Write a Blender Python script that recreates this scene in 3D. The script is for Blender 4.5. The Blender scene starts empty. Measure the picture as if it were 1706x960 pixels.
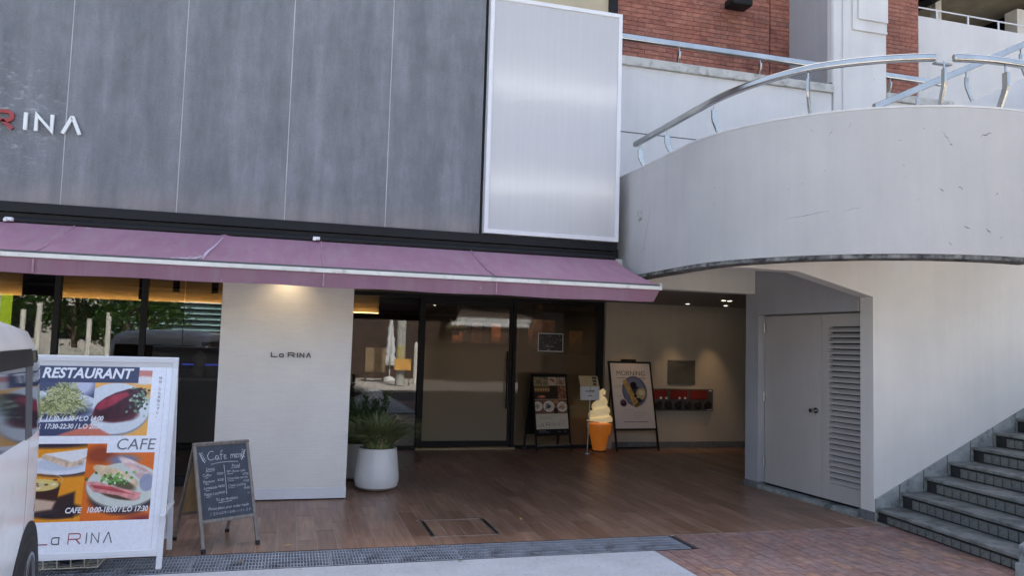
import bpy, bmesh, math, random
import numpy as np
from mathutils import Matrix, Vector
random.seed(7); rng = np.random.default_rng(11)
R = math.radians
scene = bpy.context.scene
C = scene.collection

# ------------------------------------------------------------------ camera, sky, sun, exposure
YAW, PITCH, ROLL, FPX = R(15.78), R(4.2), R(1.68), 1293.0
_f = Vector((math.sin(YAW)*math.cos(PITCH), math.cos(YAW)*math.cos(PITCH), math.sin(PITCH)))
_r = Vector((math.cos(YAW), -math.sin(YAW), 0)); _u = _r.cross(_f)
_r2 = _r*math.cos(ROLL)+_u*math.sin(ROLL); _u2 = -_r*math.sin(ROLL)+_u*math.cos(ROLL)
cam_d = bpy.data.cameras.new('camera'); cam = bpy.data.objects.new('camera', cam_d); C.objects.link(cam)
cam_d.sensor_width = 36; cam_d.lens = FPX/1706*36; cam_d.clip_start = .05; cam_d.clip_end = 2000
mw = Matrix((( _r2.x, _u2.x, -_f.x, 0), (_r2.y, _u2.y, -_f.y, 0), (_r2.z, _u2.z, -_f.z, 1.6), (0, 0, 0, 1)))
cam.matrix_world = mw
scene.camera = cam

SUN_EL, SUN_AZ = R(50), R(12)          # the sun stands behind the building
world = bpy.data.worlds.new('World'); scene.world = world; world.use_nodes = True
wn = world.node_tree.nodes; wl = world.node_tree.links
sky = wn.new('ShaderNodeTexSky'); sky.sky_type = 'NISHITA'; sky.sun_disc = False
sky.sun_elevation = SUN_EL; sky.sun_rotation = SUN_AZ; sky.dust_density = 5.0; sky.air_density = .8; sky.ozone_density = .6
wn['Background'].inputs['Strength'].default_value = 0.15
hs = wn.new('ShaderNodeHueSaturation'); hs.inputs['Saturation'].default_value = .84      # thin bright haze
wl.new(sky.outputs[0], hs.inputs['Color']); wl.new(hs.outputs[0], wn['Background'].inputs['Color'])
sl = bpy.data.lights.new('sun', 'SUN'); sl.energy = 5.0; sl.angle = R(.5); sl.color = (1, .95, .87)
so = bpy.data.objects.new('sun', sl); C.objects.link(so)
sd = Vector((math.sin(SUN_AZ)*math.cos(SUN_EL), math.cos(SUN_AZ)*math.cos(SUN_EL), math.sin(SUN_EL)))
so.rotation_euler = sd.to_track_quat('Z', 'Y').to_euler(); so.location = sd*40
scene.view_settings.view_transform = 'Standard'; scene.view_settings.look = 'None'
scene.view_settings.exposure = 1.9; scene.view_settings.gamma = 1
scene.cycles.max_bounces = 8; scene.cycles.transparent_max_bounces = 12
scene.cycles.sample_clamp_indirect = 6.0

# ------------------------------------------------------------------ materials
def nt(name):
    m = bpy.data.materials.new(name); m.use_nodes = True
    t = m.node_tree; return m, t, t.nodes['Principled BSDF']
def node(t, kind, **kw):
    n = t.nodes.new(kind)
    for k, v in kw.items():
        if k.startswith('i_'): n.inputs[k[2:].replace('_', ' ')].default_value = v
        else: setattr(n, k, v)
    return n
def ramp(t, src, stops):
    r = t.nodes.new('ShaderNodeValToRGB'); e = r.color_ramp.elements
    while len(e) < len(stops): e.new(.5)
    for i, (p, c) in enumerate(stops):
        e[i].position = p; e[i].color = (*c, 1) if len(c) == 3 else c
    t.links.new(src, r.inputs[0]); return r.outputs[0]
def coords(t, scale=(1, 1, 1), kind='Object'):
    tc = t.nodes.new('ShaderNodeTexCoord'); mp = t.nodes.new('ShaderNodeMapping')
    mp.inputs['Scale'].default_value = scale
    t.links.new(tc.outputs[kind], mp.inputs[0]); return mp.outputs[0]
def noise(t, vec, scale, detail=5, rough=.6):
    n = node(t, 'ShaderNodeTexNoise', i_Scale=scale, i_Detail=detail, i_Roughness=rough)
    t.links.new(vec, n.inputs['Vector']); return n.outputs['Fac']
def mix(t, a, b, fac, mode='MIX'):
    m = t.nodes.new('ShaderNodeMix'); m.data_type = 'RGBA'; m.blend_type = mode
    for s, v in ((m.inputs[6], a), (m.inputs[7], b), (m.inputs[0], fac)):
        if hasattr(v, 'type') and hasattr(v, 'links'): t.links.new(v, s)
        else: s.default_value = (*v, 1) if isinstance(v, tuple) and len(v) == 3 else v
    return m.outputs[2]
def bump(t, b, h, strength, dist=.01):
    n = node(t, 'ShaderNodeBump', i_Strength=strength, i_Distance=dist)
    t.links.new(h, n.inputs['Height']); t.links.new(n.outputs[0], b.inputs['Normal'])
def mat(name, col, rough=.5, metal=0, var=.12, vscale=3., bmp=0, bscale=60., dirt=None, spec=.5, stretch=(1, 1, 1)):
    m, t, b = nt(name)
    b.inputs['Roughness'].default_value = rough; b.inputs['Metallic'].default_value = metal
    b.inputs['Specular IOR Level'].default_value = spec
    v = coords(t, stretch); n = noise(t, v, vscale)
    lo = tuple(c*(1-var) for c in col); hi = tuple(min(1, c*(1+var)) for c in col)
    c = ramp(t, n, [(.3, lo), (.7, hi)])
    if dirt:
        dcol, dscale, lo_, hi_ = dirt
        n2 = noise(t, v, dscale, 8, .7)
        f = ramp(t, n2, [(lo_, (0, 0, 0)), (hi_, (1, 1, 1))])
        c = mix(t, c, dcol, f)
    t.links.new(c, b.inputs['Base Color'])
    n3 = noise(t, v, bscale, 4)
    rr = node(t, 'ShaderNodeMapRange'); rr.inputs['To Min'].default_value = max(.02, rough-.08); rr.inputs['To Max'].default_value = min(1, rough+.08)
    t.links.new(n, rr.inputs[0]); t.links.new(rr.outputs[0], b.inputs['Roughness'])
    if bmp: bump(t, b, n3, bmp, .004)
    return m
def emit(name, col, strength, base=None):
    m, t, b = nt(name); b.inputs['Base Color'].default_value = (*(base or col), 1)
    b.inputs['Emission Color'].default_value = (*col, 1); b.inputs['Emission Strength'].default_value = strength
    return m
def glass_mat(name, tint=(.8, .84, .82), rough=.0, refl=1.0):
    m, t, b = nt(name); t.nodes.remove(b); out = t.nodes['Material Output']
    tr = node(t, 'ShaderNodeBsdfTransparent'); tr.inputs[0].default_value = (*tint, 1)
    gl = node(t, 'ShaderNodeBsdfGlossy', i_Roughness=rough)
    fr = node(t, 'ShaderNodeFresnel', i_IOR=1.52)
    mul = node(t, 'ShaderNodeMath', operation='MULTIPLY'); mul.inputs[1].default_value = refl; mul.use_clamp = True
    t.links.new(fr.outputs[0], mul.inputs[0])
    mx = node(t, 'ShaderNodeMixShader'); t.links.new(mul.outputs[0], mx.inputs[0])
    t.links.new(tr.outputs[0], mx.inputs[1]); t.links.new(gl.outputs[0], mx.inputs[2]); t.links.new(mx.outputs[0], out.inputs[0])
    return m
def film_mat(name, z0, z1, col, opac=.92, bottom=None):
    """glass with a printed frost film that fades out between world heights z0 and z1"""
    m, t, b = nt(name); t.nodes.remove(b); out = t.nodes['Material Output']
    g = node(t, 'ShaderNodeNewGeometry'); sx = node(t, 'ShaderNodeSeparateXYZ'); t.links.new(g.outputs['Position'], sx.inputs[0])
    mr = node(t, 'ShaderNodeMapRange', interpolation_type='SMOOTHSTEP'); t.links.new(sx.outputs['Z'], mr.inputs[0])
    mr.inputs[1].default_value = z0; mr.inputs[2].default_value = z1; mr.inputs[3].default_value = opac; mr.inputs[4].default_value = .06
    fac = mr.outputs[0]
    if bottom:
        mb = node(t, 'ShaderNodeMapRange', interpolation_type='SMOOTHSTEP'); t.links.new(sx.outputs['Z'], mb.inputs[0])
        mb.inputs[1].default_value = bottom[0]; mb.inputs[2].default_value = bottom[1]; mb.inputs[3].default_value = bottom[2]; mb.inputs[4].default_value = 1
        q = node(t, 'ShaderNodeMath', operation='MULTIPLY'); t.links.new(mr.outputs[0], q.inputs[0]); t.links.new(mb.outputs[0], q.inputs[1]); fac = q.outputs[0]
    tr = node(t, 'ShaderNodeBsdfTransparent'); tr.inputs[0].default_value = (.8, .82, .8, 1)
    df = node(t, 'ShaderNodeBsdfDiffuse'); df.inputs[0].default_value = (*col, 1)
    tl = node(t, 'ShaderNodeBsdfTranslucent'); tl.inputs[0].default_value = (*col, 1)
    a = node(t, 'ShaderNodeMixShader'); a.inputs[0].default_value = .3
    t.links.new(df.outputs[0], a.inputs[1]); t.links.new(tl.outputs[0], a.inputs[2])
    bmx = node(t, 'ShaderNodeMixShader'); t.links.new(fac, bmx.inputs[0]); t.links.new(tr.outputs[0], bmx.inputs[1]); t.links.new(a.outputs[0], bmx.inputs[2])
    gl = node(t, 'ShaderNodeBsdfGlossy', i_Roughness=.03); fr = node(t, 'ShaderNodeFresnel', i_IOR=1.6)
    mx = node(t, 'ShaderNodeMixShader'); k1 = node(t, 'ShaderNodeMath', operation='MULTIPLY_ADD'); k1.inputs[1].default_value = -.6; k1.inputs[2].default_value = 1; t.links.new(fac, k1.inputs[0])
    k2 = node(t, 'ShaderNodeMath', operation='MULTIPLY'); t.links.new(k1.outputs[0], k2.inputs[0]); t.links.new(fr.outputs[0], k2.inputs[1])
    t.links.new(k2.outputs[0], mx.inputs[0]); t.links.new(bmx.outputs[0], mx.inputs[1]); t.links.new(gl.outputs[0], mx.inputs[2])
    t.links.new(mx.outputs[0], out.inputs[0]); return m
def tile_mat(name, cols, island=False, grain=True, rough=.32, bmp=.15):
    """one colour per tile (random per object or per loose piece), with grain along the tile"""
    m, t, b = nt(name)
    if island: rnd = t.nodes.new('ShaderNodeNewGeometry').outputs['Random Per Island']
    else: rnd = t.nodes.new('ShaderNodeObjectInfo').outputs['Random']
    n = len(cols)
    base = ramp(t, rnd, [(i/(n-1), c) for i, c in enumerate(cols)])
    tc = t.nodes.new('ShaderNodeTexCoord'); add = t.nodes.new('ShaderNodeVectorMath'); add.operation = 'MULTIPLY_ADD'
    add.inputs[1].default_value = (26, 2.2, 26) if grain else (14, 14, 14)
    t.links.new(tc.outputs['Object'], add.inputs[0])
    cb = t.nodes.new('ShaderNodeCombineXYZ'); ml = node(t, 'ShaderNodeMath', operation='MULTIPLY'); ml.inputs[1].default_value = 91
    t.links.new(rnd, ml.inputs[0])
    for i in range(3): t.links.new(ml.outputs[0], cb.inputs[i])
    t.links.new(cb.outputs[0], add.inputs[2])
    g = noise(t, add.outputs[0], 1.0, 6, .65)
    k = ramp(t, g, [(.3, (.62, .62, .62)), (.7, (1.3, 1.3, 1.3))])
    c = mix(t, base, k, 1.0, 'MULTIPLY')
    # worn patches over the whole floor
    gp = t.nodes.new('ShaderNodeNewGeometry'); w = noise(t, gp.outputs['Position'], .9, 5, .6)
    wv = ramp(t, w, [(.35, (.82, .82, .82)), (.65, (1.16, 1.15, 1.14))])
    c = mix(t, c, wv, 1.0, 'MULTIPLY')
    t.links.new(c, b.inputs['Base Color'])
    rr = node(t, 'ShaderNodeMapRange'); rr.inputs[3].default_value = rough-.08; rr.inputs[4].default_value = rough+.14
    t.links.new(w, rr.inputs[0]); t.links.new(rr.outputs[0], b.inputs['Roughness'])
    bump(t, b, g, bmp, .003); return m

M = {}
def cladding_mat():
    m, t, b = nt('fibre_cement')
    g = t.nodes.new('ShaderNodeNewGeometry')
    def mp(s):
        x = t.nodes.new('ShaderNodeMapping'); x.inputs['Scale'].default_value = s; t.links.new(g.outputs['Position'], x.inputs[0]); return x.outputs[0]
    st = noise(t, mp((3.2, 3.2, .45)), 1.6, 7, .62); mo = noise(t, mp((1, 1, .7)), 7, 8, .7); fi = noise(t, mp((1, 1, 1)), 60, 3, .6)
    c = ramp(t, st, [(.25, (.115, .126, .143)), (.5, (.163, .175, .194)), (.75, (.225, .238, .262))])
    c = mix(t, c, ramp(t, mo, [(.3, (.85, .85, .85)), (.7, (1.14, 1.14, 1.15))]), 1.0, 'MULTIPLY')
    c = mix(t, c, ramp(t, fi, [(.3, (.9, .9, .9)), (.7, (1.1, 1.1, 1.1))]), 1.0, 'MULTIPLY')
    # rusty dust washed down to the foot of the panels
    sx = node(t, 'ShaderNodeSeparateXYZ'); t.links.new(g.outputs['Position'], sx.inputs[0])
    mr = node(t, 'ShaderNodeMapRange', interpolation_type='SMOOTHSTEP'); t.links.new(sx.outputs['Z'], mr.inputs[0])
    mr.inputs[1].default_value = 2.76; mr.inputs[2].default_value = 3.12; mr.inputs[3].default_value = .55; mr.inputs[4].default_value = 0
    q = node(t, 'ShaderNodeMath', operation='MULTIPLY'); t.links.new(mr.outputs[0], q.inputs[0]); t.links.new(st, q.inputs[1])
    c = mix(t, c, (.34, .27, .23), q.outputs[0])
    # white efflorescence round the wall letters
    vd = node(t, 'ShaderNodeVectorMath', operation='DISTANCE'); vd.inputs[1].default_value = (-2.75, 8.1, 3.62)
    sc = mp((1, 1, 2.6)); t.links.new(g.outputs['Position'], vd.inputs[0])
    d = node(t, 'ShaderNodeMapRange'); t.links.new(vd.outputs['Value'], d.inputs[0]); d.inputs[1].default_value = .15; d.inputs[2].default_value = .75; d.inputs[3].default_value = .85; d.inputs[4].default_value = 0
    bl = ramp(t, noise(t, mp((1, 1, 2.2)), 9, 8, .75), [(.53, (0, 0, 0)), (.66, (1, 1, 1))])
    q2 = node(t, 'ShaderNodeMath', operation='MULTIPLY'); t.links.new(d.outputs[0], q2.inputs[0]); t.links.new(bl, q2.inputs[1])
    c = mix(t, c, (.42, .44, .46), q2.outputs[0])
    t.links.new(c, b.inputs['Base Color']); b.inputs['Roughness'].default_value = .62
    bump(t, b, mo, .08, .004); return m
M['cladding'] = cladding_mat()
def wall_paint(name, col, streak=.25, bmp=.35, bscale=110):
    m, t, b = nt(name); g = t.nodes.new('ShaderNodeNewGeometry')
    def mp(s):
        x = t.nodes.new('ShaderNodeMapping'); x.inputs['Scale'].default_value = s; t.links.new(g.outputs['Position'], x.inputs[0]); return x.outputs[0]
    a = noise(t, mp((1, 1, 1)), 1.3, 6, .6); s = noise(t, mp((5, 5, .35)), 1.5, 6, .65); f = noise(t, mp((1, 1, 1)), bscale, 3, .6)
    c = ramp(t, a, [(.3, tuple(x*.93 for x in col)), (.7, tuple(min(1, x*1.05) for x in col))])
    k = ramp(t, s, [(.3, (1-streak*.35,)*3), (.6, (1.03,)*3)])
    c = mix(t, c, k, 1.0, 'MULTIPLY')
    sp = ramp(t, noise(t, mp((1, 1, 1)), 23, 2, .4), [(.74, (0, 0, 0)), (.79, (1, 1, 1))])
    c = mix(t, c, tuple(x*.72 for x in col), sp)
    t.links.new(c, b.inputs['Base Color']); b.inputs['Roughness'].default_value = .7; b.inputs['Specular IOR Level'].default_value = .3
    bump(t, b, f, bmp, .003); return m
M['white_wall'] = wall_paint('white_stucco', (.65, .65, .64), .08)
M['parapet'] = wall_paint('parapet_stucco', (.49, .485, .47), .08, .6, 70)
M['cream_wall'] = wall_paint('cream_paint', (.73, .71, .66), .035)
M['passage_shade_paint'] = wall_paint('passage_shade_paint', (.50, .435, .355), .1)  # wall is white; the passage's shade is put into its colour
M['white_paint'] = wall_paint('white_gloss_paint', (.66, .66, .65), .2, .06, 60)
M['grey_blue'] = wall_paint('grey_blue_paint_and_shade', (.4, .405, .42), .12)  # utility room paint, also painted on for the column's shaded side
M['door_paint'] = wall_paint('door_paint', (.46, .43, .40), .09, .03, 60)
M['mould'] = mat('mouldy_edge', (.2, .2, .19), .85, var=.5, vscale=14, bmp=.4, dirt=((.03, .03, .03), 9, .45, .62))
M['black_metal'] = mat('black_metal', (.009, .0095, .011), .5, var=.3, vscale=2, spec=.25)
M['fascia'] = mat('fascia_metal', (.007, .008, .011), .45, var=.3, vscale=2, spec=.25)
M['steel'] = mat('polished_steel', (.44, .44, .42), .2, 1, .15, 3)
M['brushed'] = mat('brushed_steel', (.45, .45, .44), .36, 1, .12, 4)
M['galv'] = mat('galvanised_steel', (.4, .425, .47), .5, .4, .2, 6, dirt=((.1, .1, .1), 5, .5, .75))
M['white_metal'] = mat('white_powder_coat', (.74, .75, .77), .35, var=.05)
M['plastic_white'] = mat('white_plastic', (.7, .7, .7), .4, var=.05)
M['pot'] = mat('white_pot', (.72, .72, .71), .32, var=.06, vscale=4, dirt=((.5, .47, .42), 4, .6, .85))
M['soil'] = mat('soil', (.05, .035, .025), .95, var=.5, vscale=30, bmp=.6)
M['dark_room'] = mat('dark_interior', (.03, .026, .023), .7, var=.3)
M['bulkhead'] = mat('wood_bulkhead', (.3, .21, .13), .55, var=.25, vscale=5, stretch=(.4, 1, 6))
M['rubber'] = mat('black_rubber', (.015, .015, .016), .75, var=.3, bmp=.2)
M['grey_trim'] = mat('grey_trim', (.075, .08, .085), .5, var=.15)
M['car_paint'] = mat('white_car_paint', (.72, .73, .73), .22, var=.05, vscale=1.5, dirt=((.55, .55, .53), 3, .55, .8))
M['car_glass'] = mat('privacy_glass', (.006, .007, .009), .03, spec=.9, var=.1)
M['rim'] = mat('alloy_rim', (.22, .23, .24), .3, .9, .1)
M['chalk'] = mat('chalk', (.6, .62, .64), .9, var=.35, vscale=40)
M['slate'] = mat('chalkboard_slate', (.045, .055, .075), .7, var=.35, vscale=5, dirt=((.085, .095, .115), 3, .5, .8))
M['oldwood'] = mat('weathered_wood_frame', (.21, .185, .16), .65, var=.3, vscale=14, bmp=.2, stretch=(3, 3, .4))
M['plywood'] = mat('plywood_back', (.42, .3, .15), .65, var=.18, vscale=8, stretch=(3, 3, .5))
M['text_white'] = mat('white_print', (.82, .83, .85), .5, var=.02)
M['text_dark'] = mat('dark_print', (.045, .05, .065), .5, var=.05)
M['text_red'] = mat('red_print', (.3, .05, .06), .5, var=.05)
M['text_grey'] = mat('grey_print', (.16, .17, .19), .5, var=.05)
M['letter_white'] = mat('white_enamel_letter', (.72, .76, .75), .3, var=.06, vscale=12)
M['letter_red'] = mat('red_enamel_letter', (.33, .035, .035), .35, var=.15, vscale=10)
M['letter_black'] = mat('black_letter', (.018, .015, .012), .4, var=.2)
M['lip_white'] = mat('awning_rail', (.72, .71, .66), .4, var=.1, vscale=5, dirt=((.35, .31, .26), 6, .55, .8))
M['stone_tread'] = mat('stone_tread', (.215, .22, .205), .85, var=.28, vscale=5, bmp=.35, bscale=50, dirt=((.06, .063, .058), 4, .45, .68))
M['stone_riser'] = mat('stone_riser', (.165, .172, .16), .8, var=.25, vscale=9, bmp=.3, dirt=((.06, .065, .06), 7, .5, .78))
M['stone_dark'] = mat('blackened_shade_stone', (.025, .026, .025), .9, var=.6, vscale=8, bmp=.4)  # black of joints and stains, also painted shade under the nosings
M['skirt_stone'] = mat('mottled_skirting_stone', (.29, .31, .3), .75, var=.3, vscale=6, bmp=.25, dirt=((.05, .055, .055), 4.2, .5, .66))
M['skirt_tile'] = mat('grey_skirting_tile', (.16, .16, .165), .7, var=.2, vscale=6, bmp=.2, dirt=((.06, .06, .055), 8, .5, .8))
M['pavement'] = mat('grey_paving', (.52, .53, .54), .82, var=.12, vscale=2.5, bmp=.45, bscale=28, dirt=((.40, .41, .42), 3.5, .5, .75))
def paving_mat():
    m, t, b = nt('grey_stamped_paving'); g = t.nodes.new('ShaderNodeNewGeometry')
    n1 = noise(t, g.outputs['Position'], 2.3, 8, .7)
    add = node(t, 'ShaderNodeVectorMath', operation='MULTIPLY_ADD'); cmb = node(t, 'ShaderNodeCombineXYZ')
    for i in range(3): t.links.new(n1, cmb.inputs[i])
    add.inputs[1].default_value = (.35, .35, .35); t.links.new(cmb.outputs[0], add.inputs[0]); t.links.new(g.outputs['Position'], add.inputs[2])
    vo = node(t, 'ShaderNodeTexVoronoi', feature='DISTANCE_TO_EDGE', i_Scale=3.6); t.links.new(add.outputs[0], vo.inputs['Vector'])
    c = ramp(t, n1, [(.3, (.46, .47, .48)), (.7, (.59, .60, .61))])
    f = noise(t, g.outputs['Position'], 34, 6, .7)
    c = mix(t, c, ramp(t, f, [(.3, (.86, .86, .86)), (.7, (1.1, 1.1, 1.1))]), 1.0, 'MULTIPLY')
    e = ramp(t, vo.outputs['Distance'], [(.0, (.9, .9, .9)), (.025, (1, 1, 1))])
    gs = ramp(t, noise(t, g.outputs['Position'], 11, 2, .4), [(.70, (1, 1, 1)), (.74, (.72, .72, .71))]); c = mix(t, c, gs, 1.0, 'MULTIPLY')
    c = mix(t, c, e, 1.0, 'MULTIPLY'); t.links.new(c, b.inputs['Base Color']); b.inputs['Roughness'].default_value = .8
    h = mix(t, f, e, .5); bump(t, b, h, .4, .006); return m
M['pavement'] = paving_mat()
M['asphalt'] = mat('asphalt', (.06, .06, .062), .9, var=.25, vscale=3, bmp=.3)
M['grout'] = mat('pale_grout', (.42, .37, .32), .9, var=.2, vscale=8)
M['dark_grout'] = mat('dark_joint', (.07, .06, .055), .95, var=.3, vscale=9)
M['coping'] = mat('stained_concrete_coping', (.5, .5, .47), .8, var=.15, vscale=6, bmp=.4, dirt=((.16, .155, .13), 8, .5, .72))
M['bark'] = mat('bark', (.12, .09, .065), .9, var=.4, vscale=9, bmp=.6)
M['leaf'] = tile_mat('tree_leaf', [(.025, .075, .015), (.05, .13, .02), (.1, .2, .035)], True, False, .5, .1)
M['grass'] = tile_mat('grass_blade', [(.11, .19, .06), (.2, .27, .1), (.42, .36, .2)], True, False, .5, .05)
M['grass_dark'] = tile_mat('dark_blade', [(.045, .095, .04), (.08, .14, .055), (.12, .17, .07)], True, False, .5, .05)
WT = [(.225, .12, .076), (.265, .148, .096), (.29, .168, .113), (.345, .203, .135)]
M['wood_tile'] = tile_mat('wood_look_tile', WT)
M['wood_tile_far'] = tile_mat('wood_look_tile_joined', WT, True)
BR = [(.28, .17, .14), (.32, .185, .15), (.28, .19, .17), (.35, .21, .165), (.25, .17, .15)]
M['paver'] = tile_mat('brick_paver', BR, False, False, .75, .4)
M['paver_far'] = tile_mat('brick_paver_joined', BR, True, False, .75, .4)
M['paver_orange'] = tile_mat('orange_brick_paver', [(.36, .2, .135), (.39, .235, .165), (.34, .215, .165)], False, False, .75, .4)
BW = [(.24, .09, .065), (.3, .115, .08), (.35, .145, .1), (.28, .12, .09)]
M['brick'] = tile_mat('red_brick', BW, False, False, .75, .3)
M['brick_far'] = tile_mat('red_brick_joined', BW, True, False, .75, .3)
M['mortar'] = mat('dark_mortar', (.06, .034, .03), .9, var=.2)
def mosaic_mat():
    m, t, b = nt('ribbed_mosaic'); g = t.nodes.new('ShaderNodeNewGeometry'); sx = node(t, 'ShaderNodeSeparateXYZ'); t.links.new(g.outputs['Position'], sx.inputs[0])
    ml = node(t, 'ShaderNodeMath', operation='MULTIPLY'); ml.inputs[1].default_value = 62.; t.links.new(sx.outputs['Z'], ml.inputs[0])
    fr = node(t, 'ShaderNodeMath', operation='FRACT'); t.links.new(ml.outputs[0], fr.inputs[0])
    pp = node(t, 'ShaderNodeMath', operation='PINGPONG'); pp.inputs[1].default_value = .5; t.links.new(fr.outputs[0], pp.inputs[0])
    h = ramp(t, pp.outputs[0], [(.0, (0, 0, 0)), (.22, (1, 1, 1))])
    bk = node(t, 'ShaderNodeTexBrick', i_Scale=1.0); bk.inputs['Brick Width'].default_value = .1; bk.inputs['Row Height'].default_value = 1/62.; bk.inputs['Mortar Size'].default_value = .0012
    bk.inputs['Color1'].default_value = (.76, .74, .69, 1); bk.inputs['Color2'].default_value = (.79, .77, .72, 1); bk.inputs['Mortar'].default_value = (.72, .70, .65, 1)
    cb = node(t, 'ShaderNodeCombineXYZ'); t.links.new(sx.outputs['X'], cb.inputs[0]); t.links.new(sx.outputs['Z'], cb.inputs[1]); t.links.new(cb.outputs[0], bk.inputs['Vector'])
    big = ramp(t, noise(t, g.outputs['Position'], 1.5), [(.3, (.94, .94, .94)), (.7, (1.05, 1.05, 1.05))])
    t.links.new(mix(t, bk.outputs['Color'], big, 1.0, 'MULTIPLY'), b.inputs['Base Color'])
    b.inputs['Roughness'].default_value = .5; bump(t, b, h, .2, .003); return m
M['mosaic'] = mosaic_mat()
def fabric_mat(name='awning_fabric', k=1.0):
    m, t, b = nt(name); g = t.nodes.new('ShaderNodeNewGeometry')
    a = noise(t, g.outputs['Position'], 1.6, 7, .65)
    c = ramp(t, a, [(.3, (.32, .172, .225)), (.7, (.39, .215, .275))])
    s = t.nodes.new('ShaderNodeMapping'); s.inputs['Scale'].default_value = (6, 1, .6); t.links.new(g.outputs['Position'], s.inputs[0])
    st = ramp(t, noise(t, s.outputs[0], 1.4, 7, .7), [(.46, (0, 0, 0)), (.74, (.6, .6, .6))])
    c = mix(t, c, (.38, .3, .3), st)
    sp = ramp(t, noise(t, g.outputs['Position'], 13, 2, .4), [(.76, (0, 0, 0)), (.8, (1, 1, 1))])
    c = mix(t, c, (.5, .45, .42), sp)
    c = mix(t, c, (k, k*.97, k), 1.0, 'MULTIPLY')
    t.links.new(c, b.inputs['Base Color']); b.inputs['Roughness'].default_value = .75; b.inputs['Specular IOR Level'].default_value = .25
    bump(t, b, noise(t, g.outputs['Position'], 2.2, 3), .25, .03); return m
M['fabric'] = fabric_mat(); M['valance'] = fabric_mat('shaded_valance_fabric', .72)  # valance: darkened copy of the fabric, its shade put into the colour
M['glass'] = glass_mat('window_glass', (.66, .7, .7), 0, 1.7)
M['film_door'] = film_mat('door_film', 1.42, 1.78, (.40, .325, .225))
M['film_side'] = film_mat('side_film', 1.35, 2.2, (.27, .205, .13), .62)
M['led'] = emit('warm_led', (1, .58, .2), 7)
M['spot'] = emit('downlight_lens', (1, .86, .62), 6.)
M['neon'] = emit('blue_neon', (.1, .12, 1), .15)
M['tube'] = emit('fluorescent_tube', (1, .95, .88), 18)

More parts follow.
